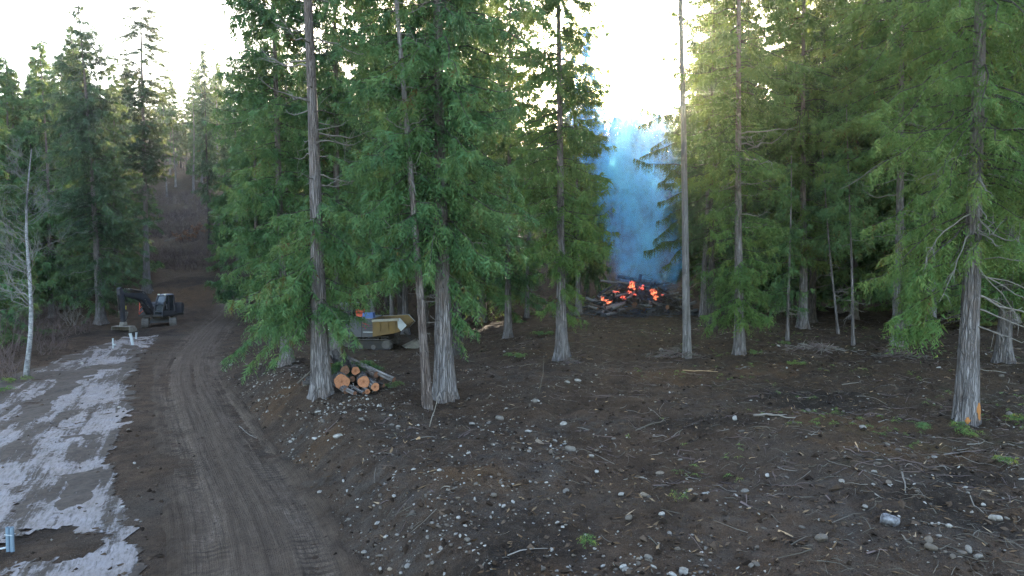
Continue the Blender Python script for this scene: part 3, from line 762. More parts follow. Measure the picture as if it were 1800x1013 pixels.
# --- the far side of the track
near('cedar with a grey trunk standing beside the dark excavator', 178, 568, 154, .37, 26, [
    D(h0=1.5, h1=8, n=70, r0=3.0, r1=4.0, sag=.6, gap=(CAMSIDE, .6, .08), fo=D(CED, leaf=.38, spacing=.15, K=7)),
    D(h0=8.0, h1=20, n=170, r0=4.2, r1=2.9, sag=.6, fo=D(CED, leaf=.42, spacing=.15, K=7, tintc=.42)),
    D(h0=20, h1=26, n=60, r0=2.6, r1=.3, sag=.2, rise=.35, fo=D(CED, leaf=.38, spacing=.14, K=7)),
    D(h0=3, h1=9, n=18, r0=2.4, r1=2.8, sag=.4, bare=True)], 51, leaf='fir', flare=.9)
near('tall dark fir with a ragged open top behind the excavator', 258, 513, 265, .42, 32, [
    D(h0=21, h1=31.8, n=92, r0=3.6, r1=.3, whorl=.9, sag=.35, rise=.05, tip=.1, lo=.6, fo=D(spacing=.13, leaf=.34, K=7, droop=.25, side=.8, fwd=.6, blen=(.3, .9), width=.42, tintc=.22)),
    D(h0=12, h1=21, n=130, r0=2.5, r1=2.3, whorl=.55, sag=.5, fo=D(spacing=.14, leaf=.36, K=7, droop=.45, blen=(.3, .9), width=.44, tintc=.22)),
    D(h0=7, h1=12, n=34, r0=1.8, r1=2.1, sag=.7, fo=D(spacing=.2, leaf=.34, K=7, width=.4, tintc=.25)),
    D(h0=4, h1=14, n=20, r0=1.4, r1=2.0, sag=.5, bare=True)], 52, leaf='fir', bark='bark', name='fir_tree')
# --- the wood behind: individual trees copied from a few templates
def template(kind, seed):
    rs = np.random.default_rng(seed); H = {'cedar': 25, 'fir': 28, 'thin': 24}[kind]
    T = Trunk(H, .26 if kind != 'thin' else .2, (rs.normal(0, .012), rs.normal(0, .012)), .12, seed)
    if kind == 'cedar':
        z = [D(h0=2.2, h1=H - .2, n=190, r0=3.7, r1=.35, pw=1.5, sag=.6, fo=D(spacing=.17, leaf=.50, K=7, droop=.9, blen=(.4, 1.2), width=.44, tintc=.45)),
             D(h0=1.5, h1=6, n=14, r0=2.0, r1=2.4, sag=.4, bare=True)]
    elif kind == 'fir':
        z = [D(h0=7, h1=H - .2, n=150, r0=3.0, r1=.25, pw=1.1, whorl=.6, sag=.45, rise=.05, tip=.1, fo=D(spacing=.18, leaf=.45, K=7, droop=.6, blen=(.4, 1.1), width=.44, tintc=.3)),
             D(h0=2, h1=9, n=26, r0=1.5, r1=2.0, sag=.4, bare=True)]
    else:
        z = [D(h0=11, h1=H - .2, n=80, r0=2.2, r1=.25, sag=.5, fo=D(spacing=.18, leaf=.45, K=7, blen=(.4, 1.0), width=.44, tintc=.4)),
             D(h0=2, h1=12, n=34, r0=1.0, r1=1.7, sag=.3, bare=True)]
    tb, fb = conifer(rs, T, D(zones=z, sides=10, flare=.6))
    lf = {'cedar': 'cedar', 'fir': 'fir', 'thin': 'yew'}[kind]; bk = {'cedar': 'bark', 'fir': 'bark_dark', 'thin': 'bark'}[kind]
    return tb.mesh('trunk', [M[bk], M['deadlimb'], M['bark_dark']], True), fb.mesh('crown', M[lf], False, True), H
TPL = {k: [template(k, s) for s in ss] for k, ss in (('cedar', (61, 62, 63)), ('fir', (64, 65)), ('thin', (66,)))}
NAME = {'cedar': 'cedar_tree', 'fir': 'fir_tree', 'thin': 'conifer_tree'}
def far_tree(kind, x, y, H, label, group=None, v=None, wide=1.0, rz=None):
    tme, cme, h0 = TPL[kind][(v if v is not None else random.randrange(99)) % len(TPL[kind])]
    o = empty(NAME[kind], on(x, y), random.uniform(0, 6.28) if rz is None else rz)
    s = H / h0; o.scale = (s * wide, s * wide, s)
    tag(o, label, 'tree', group)
    link('trunk', tme, o); link('crown', cme, o)
    return o
def far_px(kind, px, depth, top_py, label, wide=1.0, v=None):
    """a tree whose top shows at a given row"""
    d = cam_dir(px, 440); x = d[0] / d[1] * depth; z = float(z_full(x, depth))
    ztop = at_depth(px, top_py, depth)[2]
    return far_tree(kind, x, depth, max(ztop - z, 6), label, None, v, wide)
# far ones one can still tell apart
for a in [
    ('fir', 92, 84, 58, 'flat topped dark fir rising behind the excavator side cedar', .8, 0),
    ('cedar', 20, 62, 95, 'cedar with gold lit top at the outer edge past the birch', 1.25, 0),
    ('cedar', -30, 46, 60, 'cedar crowding the picture edge behind the white birch', 1.2, 1),
    ('cedar', 62, 74, 150, 'low sunlit cedar between the birch and the flat topped fir', 1.15, 2),
    ('fir', 222, 100, 128, 'short pale fir peeking out beside the ragged fir', .9, 1),
    ('fir', 368, 92, 62, 'narrow dark fir standing at the top corner of the brush slope', .75, 0),
    ('cedar', 418, 80, 105, 'broad dark cedar on the inner edge of the cleared slope', 1.0, 1),
    ('cedar', 455, 62, 30, 'tall cedar behind the grey log side cedar, beside the clearing', 1.05, 2),
    ('thin', 343, 128, 95, 'thin conifer with pale trunk at the head of the cleared slope', 1.0, 0),
    ('thin', 312, 134, 110, 'pale trunked conifer next along the head of the cleared slope', 1.0, 0),
    ('thin', 358, 138, 52, 'tallest pale trunked conifer above the cleared slope', .9, 0),
    ('thin', 384, 132, 70, 'slim conifer with thin top above the dark cedar', .9, 0),
    ('thin', 296, 126, 150, 'small conifer at the near corner of the slope head', 1.0, 0),
    ('cedar', 150, 80, 75, 'cedar filling in behind the grey trunk cedar', 1.0, 0),
    ('fir', 205, 88, 150, 'shaded fir between the grey trunk cedar and the ragged fir', 1.0, 0)]:
    k, px, dp, tp, lab, wd, v = a
    far_px(k, px, dp, tp, lab, wd, v)
for k, (px, dp, tp) in enumerate([(1150, 128, 178), (1105, 150, 190), (1178, 140, 195), (1128, 170, 186), (1085, 132, 205), (1200, 160, 180)]):
    o = far_px('fir', px, dp, tp, 'hazy conifer on the ridge seen through the smoke', .8); o['group'] = 'hazy ridge conifers behind the smoke'
random.seed(5)
for k in range(62):  # ridge wood thickened with added trees, widths and tops set to block low sun
    px = 985 + 270 * ((k * .618) % 1); dp = random.uniform(112, 185)
    o = far_px(random.choice(('cedar', 'fir')), px, dp, (random.uniform(186, 214) if k % 4 else random.uniform(150, 185)), 'broad hazy conifer added on the ridge behind the fire to block low sun', random.uniform(1.1, 1.6)); o['group'] = 'hazy ridge conifers added to block the low sun'
for a in [('cedar', 1034, 68, 45, 'slender cedar showing at the sun side of the flared cedar, behind the fire', .72, 1), ('cedar', -75, 37, 10, 'bright cedar at the picture edge just behind the bare bushes', 1.25, 2), ('cedar', -60, 60, 20, 'cedar overhanging the picture edge beyond the birch', 1.4, 0), ('cedar', 30, 70, 120, 'dense cedar just behind the birch crown', 1.4, 1), ('cedar', 108, 66, 90, 'dense cedar on the birch side of the grey trunk cedar', 1.3, 2),
    ('cedar', 205, 74, 120, 'dense cedar on the machine side of the grey trunk cedar', 1.25, 0), ('cedar', 135, 92, 40, 'pale topped cedar rising above the grey trunk cedar', 1.2, 1), ('cedar', 65, 88, 150, 'low cedar beneath the flat topped fir', 1.3, 2)]:
    k, px, dp, tp, lab, wd, v = a
    far_px(k, px, dp, tp, lab, wd, v)
for k in range(30):
    px = 232 + 200 * ((k * .618) % 1); dp = 128 + 38 * ((k * .383) % 1)
    o = far_px(random.choice(('cedar', 'fir', 'fir')), px, dp, random.uniform(105, 215), 'dark conifer of the wood closing the top of the cleared slope', random.uniform(.9, 1.2)); o['group'] = 'conifers closing the cleared slope'
# fill
ZONES = [(-900, 205, 'conifer in the dense wood past the excavator'), (205, 470, 'conifer in the wood above the cleared slope'), (470, 760, 'conifer in the shaded wood behind the logs and dumper'),
         (760, 1060, 'conifer in the wood between the fluted cedar and the fire'), (1060, 1420, 'conifer in the dark wood behind the bare trunk'), (1420, 2600, 'conifer in the thick wood behind the scarred cedar')]
random.seed(21)
placed = []
for depth, step in ((40, 5.0), (46, 4.2), (54, 3.8), (63, 4.2), (73, 4.6), (85, 5.2), (100, 6.0), (120, 7.5), (145, 9)):
    half = depth * 1.28 + 4; x = -half
    while x < half:
        xx = x + random.uniform(-1.5, 1.5); yy = depth + random.uniform(-3.5, 3.5); x += step * random.uniform(.8, 1.25)
        px = 900 + xx / yy * FPX
        if px < -620 or px > 2250: continue
        if (px < -160 or px > 1960) and (yy < 40 or random.random() < .35): continue
        if px < 470 and yy < 52: continue
        if 185 < px < 480 and yy < 80: continue
        if 225 < px < 415 and yy < 124: continue
        if px < 225 and yy < 60: continue
        if 470 < px < 770 and yy < 50: continue
        if 1015 < px < 1235 and yy < 74: continue
        if 1035 < px < 1195 and yy < 175: continue
        if abs(float(road_d(xx, yy))) < 4 and yy < 78: continue
        if 780 < px < 1060 and yy < 50: continue
        if yy < 44 and px < 1330: continue
        if any((xx - a) ** 2 + (yy - c) ** 2 < 5 for a, c in placed): continue
        placed.append((xx, yy))
        lab = next(z[2] for z in ZONES if z[0] <= px < z[1])
        kind = random.choices(('cedar', 'fir', 'thin'), (.55, .3, .15))[0]
        H = random.uniform(23, 31) * (1.0 if px > 470 else .80)
        if 930 < px < 1240 and yy > 74: H = min(H, 20)
        gname = 'trees of the wood: ' + lab.split(' in ')[1] + ' (' + kind + ')'
        lab = {'cedar': 'drooping cedar', 'fir': 'dark layered fir', 'thin': 'bare stemmed conifer'}[kind] + ' in ' + lab.split(' in ')[1]
        far_tree(kind, xx, yy, H, lab, gname, None, random.uniform(.9, 1.25))
# the fill trees above run on past both frame edges, for views from the side
# ------------------------------------------------------------------ bare birch, bushes, brush
def branching(b, rs, p, d, L, r, depth, up=.25, spread=.55, kids=(3, 5), k0=.3):
    n = 6; t = np.linspace(0, 1, n)
    w = np.cumsum(rs.normal(0, .06, (n, 3)), 0) * L
    P = p[None] + d[None] * (t * L)[:, None] + w + np.array([0, 0, 1.0])[None] * (up * L * t ** 2 * .5)[:, None]
    P[0] = p
    b.tube(P, r * (1 - .72 * t), 5 if r > .012 else 3, cap=False)
    if depth <= 0: return
    for _ in range(rs.integers(*kids)):
        u = rs.uniform(k0, .97) * (n - 1); i = int(u); q = P[i] + (P[min(i + 1, n - 1)] - P[i]) * (u - i)
        dd = nrm(d * (1 - spread) + rs.normal(0, .55, 3) * spread * 1.5 + np.array([0, 0, up * .5]))
        branching(b, rs, q, dd, L * rs.uniform(.38, .62) * (1.1 - .4 * u / (n - 1)), max(r * .5, .005), depth - 1, up, spread, kids, .2)

M['pale_twig'] = simple('pale_bare_twigs', (.17, .155, .15), .9, scale=2.0, dirt=(.09, .08, .075), amt=.5)
rs = np.random.default_rng(77)
bp = ground_at(45, 661)
br = empty('birch_tree', tuple(bp)); tag(br, 'leafless white barked birch with fine bare branches at the wood edge', 'tree')
b = MB(); tt = np.linspace(0, 1, 22); H = 10.2
bx = lambda t: np.stack([.30 * t * 2.2 + .12 * np.sin(t * 7), .1 * np.sin(t * 5), H * t], -1)
P = bx(tt); P[0, 2] = -.3
b.tube(P, .10 * (1 - .88 * tt) + .008 + .03 * np.exp(-tt * 25), 12)
b.build('trunk', M['birch'], br, smooth=True)
b = MB()
for k in range(46):
    t = rs.uniform(.26, .97); a = rs.uniform(0, 6.28)
    d = nrm(np.array([math.cos(a), math.sin(a), rs.uniform(.25, 1.0)]))
    branching(b, rs, bx(np.array([t]))[0], d, rs.uniform(1.2, 3.0) * (1.15 - t * .7), .024 * (1.2 - t), 2, .25, .5, (4, 7))
b.build('crown', M['pale_twig'], br)

def bush(px, py, h, seed, label, n=9, mat='brush', group=None, depthk=2, name='bare_bush'):
    p = ground_at(px, py); rs = np.random.default_rng(seed); b = MB()
    for k in range(n):
        a = rs.uniform(0, 6.28); d = nrm(np.array([math.cos(a) * .45, math.sin(a) * .45, 1.0]))
        branching(b, rs, np.array([rs.normal(0, .25), rs.normal(0, .25), -.08]), d, h * rs.uniform(.5, .95), .018, depthk, .1, .45, (4, 7))
    o = b.build(name, M[mat]); o.location = tuple(p)
    tag(o, label, 'bush', group); return o
G = 'leafless bushes along the wood edge'
for k, (px, py, h, lab) in enumerate([
    (5, 640, 3.4, 'tangle of bare grey bush at the very edge below the birch'), (28, 618, 3.2, 'bare bush just behind the white birch trunk'), (75, 625, 2.6, 'bare arching bush on the track side of the birch'),
    (125, 572, 1.9, 'pale twiggy bush between the birch and the grey trunk cedar'), (95, 590, 2.2, 'low brown bush beyond the birch'), (-20, 600, 3.6, 'tall bare bush half out of the picture'),
    (60, 600, 2.6, 'dark bare bush right behind the arching bush'), (150, 585, 1.2, 'small scrubby bush near the grey trunk cedar foot'), (12, 668, 1.6, 'short bush at the torn fabric corner'), (100, 612, 1.3, 'sprawling bare bramble on the bank over the fabric')]):
    bush(px, py, h, 400 + k, lab, 11, 'brush' if k not in (3,) else 'deadlimb', G)

# brush on the cleared slope: one mass of bare stems
rs = np.random.default_rng(88); b = MB()
n = 5200; yy = rs.uniform(80, 128, n); pxs = rs.uniform(255, 450, n); xx = (pxs - 900) / FPX * yy
zz = z_full(xx, yy); keep = (fbm(xx * .25, yy * .25, 5, 2) > -.5) & (np.abs(road_d(xx, yy)) > .5); xx, yy, zz = xx[keep], yy[keep], zz[keep]; n = len(xx)
d = nrm(np.stack([rs.normal(0, .5, n), rs.normal(0, .5, n), np.ones(n)], -1)); L = rs.uniform(.5, 1.7, n)
p0 = np.stack([xx, yy, zz - .05], -1)
P = np.stack([p0, p0 + d * (L * .5)[:, None] + rs.normal(0, .08, (n, 3)), p0 + d * L[:, None] + rs.normal(0, .25, (n, 3)) * L[:, None]], 1)
v, q = tubes(P, np.broadcast_to(np.array([[.028, .02, .006]]), (n, 3)), 3); b.add(v, quads=q)
tag(b.build('slope_brush', M['brush']), 'purplish bare brush covering the cleared slope', None, None, 'stuff')
b = MB(); fp = ground_at(322, 428); rs = np.random.default_rng(90)
P = np.array([[-1.9, -1.2, .25], [-.6, -.4, .8], [.8, .4, 1.3], [2.1, .9, 1.9]]); b.tube(P, [.09, .07, .05, .02], 6)
fd = empty('fallen_branch', tuple(fp)); tag(fd, 'fallen tree top with rust coloured dead needles on the brush slope', 'fallen branch')
b.build('stem', M['deadlimb'], fd)
b = MB(); m = 26
h = rs.uniform(.25, 1, m); p0 = np.stack([np.interp(h, [0, .33, .66, 1], P[:, k]) for k in range(3)], -1)
dv = nrm(np.stack([rs.normal(.5, .6, m), rs.normal(0, .5, m), rs.normal(.3, .5, m)], -1)) * rs.uniform(.5, 1.3, m)[:, None]
foliage(b, rs, np.stack([p0 + dv * s for s in np.linspace(0, 1, 5)], 1), np.full(m, 1.0), spacing=.12, leaf=.28, K=6, width=.35)
b.build('needles', M['rust_needles'], fd)

# ------------------------------------------------------------------ log stack
def mat_endgrain():
    n = NT('orange_end_grain'); p = n.coord('Object')
    r = n.new('ShaderNodeVectorMath', {0: n.mapping(p, (1, 1, 0))}, operation='LENGTH').outputs['Value']
    r2 = n.math('ADD', r, n.math('MULTIPLY', n.noise(p, 5.0, 4), .05))
    ring = n.math('SINE', n.math('MULTIPLY', r2, 190.0))
    c = n.mix(n.ramp(n.math('DIVIDE', r2, .22), [(.10, 0.0), (.42, 1.0)]), (.12, .042, .022), (.41, .185, .10))
    c = n.mix(n.math('MULTIPLY', n.math('ADD', ring, 1.0), .12), c, (.22, .09, .04))
    c = n.mix(n.ramp(n.noise(p, 14.0, 6, .7), [(.45, 0.0), (.75, .5)]), c, (.24, .085, .04))
    oi = n.new('ShaderNodeObjectInfo').outputs['Random']
    c = n.mix(n.math('MULTIPLY', oi, .7), c, n.mix(.5, c, (.10, .04, .022)))
    ck = n.voro(n.mapping(p, (1, 1, .1)), 9.0, 'DISTANCE_TO_EDGE')
    c = n.mix(n.ramp(ck, [(.0, .8), (.03, 0.0)]), c, (.07, .03, .02))
    return n.fin(c, .8, n.bump(n.noise(p, 60, 4), .2, .01), 0, .2)
M['endgrain'] = mat_endgrain()
M['endgrain_dark'] = simple('weathered_end_grain', (.16, .075, .045), .85, scale=6, dirt=(.07, .04, .03), amt=.6)
M['charcoal'] = simple('charred_wood', (.016, .015, .016), .9, scale=2.0, dirt=(.12, .12, .13), amt=.75)
M['ash'] = simple('ash_grey_wood', (.20, .195, .20), .95, scale=3.0, dirt=(.05, .045, .045), amt=.6)

def log_thing(name, label, a, d, L, r, seed, bark='bark_dark', end='endgrain', group=None, cat='log', notch=0.0, knots=3):
    """log with its cut face at a, running along d"""
    rs = np.random.default_rng(seed); root = empty(name, tuple(a)); F = frame_to(d)
    from mathutils import Matrix
    root.rotation_euler = Matrix(F.tolist()).to_euler()
    n = 18; k = 9; th = np.arange(n) / n * 2 * math.pi; zz = np.linspace(0, L, k)
    ph = rs.uniform(0, 6.28, 3)
    lob = 1 + .05 * np.cos(3 * th + ph[0]) + .035 * np.cos(5 * th + ph[1]) - notch * np.exp(-((np.cos(th - ph[2] * 0 - 2.5) - 1) / .06) ** 2) - notch * .8 * np.exp(-((np.cos(th + 1.2) - 1) / .05) ** 2)
    rr = r * lob[None] * (1 - .16 * zz / L)[:, None] * (1 + rs.normal(0, .02, (k, n)))
    bend = rs.normal(0, .02, 2) * L
    cx = bend[0] * (zz / L) ** 2; cyy = bend[1] * (zz / L) ** 2
    v = np.stack([cx[:, None] + rr * np.cos(th), cyy[:, None] + rr * np.sin(th), np.broadcast_to(zz[:, None], rr.shape)], -1).reshape(-1, 3)
    q = [(i * n + j, i * n + (j + 1) % n, (i + 1) * n + (j + 1) % n, (i + 1) * n + j) for i in range(k - 1) for j in range(n)]
    b = MB(); b.add(v, quads=q)
    for _ in range(knots):
        i = rs.integers(1, k - 1); j = rs.integers(0, n); c = v[i * n + j]; o_ = np.array([c[0], c[1], 0]); o_ /= np.linalg.norm(o_) + 1e-6
        b.tube(np.array([c - o_ * .02, c + o_ * rs.uniform(.04, .12) + np.array([0, 0, rs.uniform(-.05, .05)])]), [.022, .014], 6)
    b.build('bark', M[bark], root, smooth=True)
    for z_, nm, sgn in ((0, 0, -1), (L, k - 1, 1)):
        e = MB(); ringv = v[nm * n:(nm + 1) * n] * np.array([.97, .97, 1]); ringv[:, 2] = z_ + sgn * .004
        ctr = ringv.mean(0) + np.array([0, 0, -sgn * .012])
        inner = ctr + (ringv - ctr) * .45 + np.array([0, 0, sgn * .008]); inner[:, 2] += rs.normal(0, .004, n)
        vv = np.vstack([ringv, inner, ctr])
        qq = [(j, n + j, n + (j + 1) % n, (j + 1) % n) if sgn < 0 else (j, (j + 1) % n, n + (j + 1) % n, n + j) for j in range(n)]
        tt_ = [(n + j, 2 * n, n + (j + 1) % n) for j in range(n)]
        e.add(vv, quads=qq, tris=tt_).build('cut_end', M[end], root)
    tag(root, label, cat, group); return root

LG = 'logs of the stack beside the grey cedar'
LD = 21.9
def lp(zx, zy, depth=LD): return at_depth(510 + zx / 9.0, 620 + zy / 9.0, depth)
S9 = LD / FPX / 9.0
for k, (zx, zy, rz, d, L, end, bk, dep, lab) in enumerate([
    (820, 462, 128, (-.33, 1, .0), 3.6, 'endgrain', 'bark', 21.7, 'largest log of the stack with a notched bright orange end'),
    (1165, 465, 97, (-.30, 1, .0), 3.8, 'endgrain', 'bark', 21.7, 'second largest log with a round orange cut end'),
    (868, 278, 74, (-.36, 1, .02), 3.6, 'endgrain_dark', 'bark_dark', 22.1, 'brownish cut log lying on top of the largest log'),
    (1035, 290, 68, (-.33, 1, .02), 3.6, 'endgrain', 'bark_dark', 22.1, 'top log resting over the gap between the two big logs'),
    (1345, 545, 68, (-.50, 1, .06), 3.0, 'endgrain', 'bark', 21.6, 'pale barked log at the outer end of the stack front'),
    (893, 632, 56, (-.60, 1, .06), 2.6, 'endgrain_dark', 'bark', 21.45, 'short log with brown end below the largest log'),
    (1222, 618, 42, (-.50, 1, .05), 2.4, 'endgrain', 'bark', 21.5, 'thin log with pale ringed end under the second largest log'),
    (1365, 352, 52, (-.9, 1, .10), 2.0, 'endgrain_dark', 'bark_warm', 22.2, 'reddish broken log poking out near the stack top'),
    (1030, 655, 30, (-.1, 1, .06), 1.8, 'endgrain_dark', 'bark_dark', 21.5, 'small grey log end in the middle of the bottom row'),
    (1055, 560, 34, (0, 1, .02), 2.4, 'endgrain_dark', 'bark_dark', 21.7, 'dark small log wedged between the two big logs'),
    (1025, 715, 36, (-.95, .9, .18), .7, 'endgrain_dark', 'bark', 21.2, 'short pale stick log slanting out at the stack foot'),
    (1160, 700, 26, (-.9, .8, .25), .7, 'endgrain_dark', 'bark', 21.3, 'thin bare pole log slanting down at the stack foot'),
    (1640, 430, 46, (-1, .55, .30), 1.9, 'endgrain_dark', 'bark', 22.0, 'long mossy log sloping down the far end of the stack'),
    (1480, 520, 28, (-1, .8, .16), 1.1, 'endgrain_dark', 'bark_dark', 21.8, 'thin branch log below the long sloping log'),
    (1450, 400, 38, (-.7, 1, .06), 2.4, 'endgrain_dark', 'bark_dark', 22.4, 'dark log tucked under the long sloping log'),
    (650, 205, 48, (-.35, 1, .0), 3.0, 'endgrain_dark', 'bark_warm', 22.6, 'reddish log against the grey cedar trunk, up on the stack'),
    (980, 420, 48, (-.33, 1, .0), 3.4, 'endgrain_dark', 'bark_dark', 22.1, 'dark log hidden in the core of the stack'),
    (720, 330, 60, (-.33, 1, .0), 3.2, 'endgrain_dark', 'bark_dark', 22.5, 'bark covered log behind the largest log'),
    (870, 715, 38, (-.2, 1, .06), 1.6, 'endgrain_dark', 'bark_warm', 21.5, 'reddish split log lowest under the brown ended log'),
    (190, 480, 34, (1, .5, -.06), 2.0, 'endgrain_dark', 'bark', 22.6, 'pale mossy log sticking out on the track side of the cedar'),
    (230, 420, 44, (1, .6, -.04), 2.2, 'endgrain_dark', 'bark', 22.9, 'grey mossy log lying higher on the track side of the cedar'),
    (110, 495, 18, (.62, .5, .62), 1.1, 'endgrain_dark', 'twig', 22.5, 'broken slanting stick propped on the mossy logs')]):
    p = lp(zx, zy, dep)
    r = rz * S9
    g = float(z_full(p[0], p[1])) - .01
    if p[2] - r < g: p[2] = g + r * .92
    log_thing('log', lab, p, np.array(d, float), L, r, 500 + k, bk, end, LG, notch=.16 if k == 0 else (.05 if k == 1 else 0))

# cut cedar bough thrown on the stack
rs = np.random.default_rng(91); b = MB(); p = lp(880, 150, 22.8)
m = 9; a = rs.uniform(-2.6, .3, m); dv = np.stack([np.cos(a), np.sin(a) * .7, rs.uniform(-.35, .15, m)], -1) * rs.uniform(.6, 1.3, m)[:, None]
foliage(b, rs, np.stack([dv * s for s in np.linspace(0, 1, 5)], 1), np.full(m, 1.0), spacing=.05, leaf=.15, K=8, droop=.3)
o = b.build('cut_bough', M['cedar'], None, tint=True); o.location = tuple(p); tag(o, 'green cut cedar bough lying over the top of the log stack', 'branch')
# ------------------------------------------------------------------ burning pile and smoke
def mat_ember(name, c, s):
    n = NT(name); p = n.coord()
    f = n.ramp(n.noise(p, 5.0, 6, .7, .5), [(.40, 0.0), (.60, 1.0)])
    n.put(n.b.inputs['Base Color'], (.02, .016, .015)); n.put(n.b.inputs['Roughness'], .9)
    hot = n.ramp(n.noise(p, 9.0, 5, .7), [(.52, 0.0), (.68, 1.0)])
    n.put(n.b.inputs['Emission Color'], n.mix(hot, n.mix(f, tuple(x * .35 for x in c), c), (c[0], c[1] * 3.2, c[2] * 2.0)))
    n.put(n.b.inputs['Emission Strength'], n.math('MULTIPLY_ADD', f, s, s * .1))
    return n.m
M['ember'] = mat_ember('glowing_ember', (1.0, .11, .085), .26)
M['flame'] = mat_ember('low_flame', (1.0, .16, .085), .42)
fc = ground_at(1126, 549)
FD = fc[1]
K = FD / FPX
rs = np.random.default_rng(123)
FG = 'charred logs of the burning pile'
def heap_z(dx, dy): return 2.95 * max(0.0, 1 - math.hypot(dx / 3.3, dy / 2.2)) ** .65
import itertools
n_log = 0
for k in range(120):
    dx = rs.uniform(-3.0, 3.2); dy = rs.uniform(-1.8, 1.4)
    hz = heap_z(dx, dy)
    if hz <= .05: hz = .08
    a = rs.uniform(0, math.pi); L = rs.uniform(1.5, 4.2) if k < 70 else rs.uniform(.8, 2.0); r = rs.uniform(.035, .13) * (1.25 if k < 18 else 1)
    slope = -.55 * math.copysign(1, dx) * min(abs(dx) / 2, 1) * math.cos(a) * math.copysign(1, math.cos(a)) * rs.uniform(.3, 1.2)
    d = np.array([math.cos(a), math.sin(a) * .7, slope + rs.normal(0, .12)]); d /= np.linalg.norm(d)
    zc = float(z_full(fc[0] + dx, fc[1] + dy)) + hz * rs.uniform(.35, 1.0) + r * .5
    c = np.array([fc[0] + dx, fc[1] + dy, zc]) - d * L / 2
    gz = float(z_full(c[0], c[1])) + r * .6; c[2] = max(c[2], gz)
    mt = rs.choice(['charcoal', 'charcoal', 'ash', 'ash', 'bark_dark'])
    lab = {'charcoal': 'blackened log lying in the burning pile', 'ash': 'ash grey log lying in the burning pile', 'bark_dark': 'brown unburnt log lying in the burning pile'}[str(mt)]
    log_thing('burning_log', lab, c, d, L, r, 700 + k, str(mt), 'charcoal' if mt != 'bark_dark' else 'endgrain_dark', FG, knots=2)
def fpos(zx, zy, fwd=0.0): return at_depth(1020 + zx / 9.0, 470 + zy / 9.0, FD - fwd)
# the pieces of the pile that stand out
for k, (zx, zy, zx2, zy2, r, mt, lab, fw) in enumerate([
    (310, 215, 600, 250, .09, 'ash', 'long bare branch sticking out high on the burning pile', .6),
    (310, 415, 560, 270, .10, 'charcoal', 'black pole slanting up the near flank of the pile', 1.2),
    (140, 575, 350, 640, .08, 'twig', 'pale stick on the ground at the pile edge', 1.6),
    (955, 110, 930, 250, .13, 'charcoal', 'short black stub standing upright on top of the pile', .3),
    (1200, 350, 1310, 265, .10, 'ash', 'grey pointed plank rising on the smoky side of the pile', .8),
    (1050, 560, 1180, 600, .22, 'ash', 'pale slab leaning under the ember patch', 1.7),
    (400, 650, 1000, 500, .17, 'ash', 'long ash covered log across the front of the pile', 1.6),
    (560, 670, 1180, 625, .10, 'bark_warm', 'brown branch lying along the front foot of the pile', 2.1),
    (1400, 480, 1560, 570, .12, 'charcoal', 'black log end by the bare trunk at the pile edge', 1.0),
    (820, 560, 1010, 440, .22, 'charcoal', 'dark root ball chunk in the pile centre', 1.6),
    (1060, 720, 1290, 640, .16, 'charcoal', 'charred log rolled out in front of the pile', 2.2)]):
    a_, b_ = fpos(zx, zy, fw), fpos(zx2, zy2, fw - (.5 if k != 3 else .0)); d = b_ - a_; L = float(np.linalg.norm(d))
    log_thing('burning_log', lab, a_, d, L, r, 800 + k, mt, 'charcoal', FG, knots=2)
# round cut log end facing out, low in the pile
a_ = fpos(858, 590, 2.0); log_thing('burning_log', 'round ringed log end facing out low in the pile', a_, np.array([.1, 1, .12]), 1.6, .22, 830, 'bark_dark', 'endgrain_dark', FG)
# embers and flames
def lump(mb, rs, c, r, sub=2, squash=(1, 1, 1), rough=.25):
    v, f = ICO[sub]; w = v.copy(); w *= (1 + rough * (rs.normal(0, .5, len(v)).clip(-1, 1)))[:, None]
    mb.add(w * r * np.array(squash) + np.array(c), tris=f)
def ico(sub):
    t = (1 + 5 ** .5) / 2
    v = [(-1, t, 0), (1, t, 0), (-1, -t, 0), (1, -t, 0), (0, -1, t), (0, 1, t), (0, -1, -t), (0, 1, -t), (t, 0, -1), (t, 0, 1), (-t, 0, -1), (-t, 0, 1)]
    f = [(0, 11, 5), (0, 5, 1), (0, 1, 7), (0, 7, 10), (0, 10, 11), (1, 5, 9), (5, 11, 4), (11, 10, 2), (10, 7, 6), (7, 1, 8), (3, 9, 4), (3, 4, 2), (3, 2, 6), (3, 6, 8), (3, 8, 9), (4, 9, 5), (2, 4, 11), (6, 2, 10), (8, 6, 7), (9, 8, 1)]
    v = nrm(np.array(v, float)); v = list(map(tuple, v))
    for _ in range(sub):
        c = {}; g = []
        def mid(a, b_):
            kk = (min(a, b_), max(a, b_))
            if kk not in c: m = nrm(np.array(v[a]) + np.array(v[b_])); v.append(tuple(m)); c[kk] = len(v) - 1
            return c[kk]
        for a, b_, e in f:
            x, y, z = mid(a, b_), mid(b_, e), mid(e, a); g += [(a, x, z), (b_, y, x), (e, z, y), (x, y, z)]
        f = g
    return np.array(v), np.array(f)
ICO = {k: ico(k) for k in (0, 1, 2)}
EG = 'glowing patches in the burning pile'
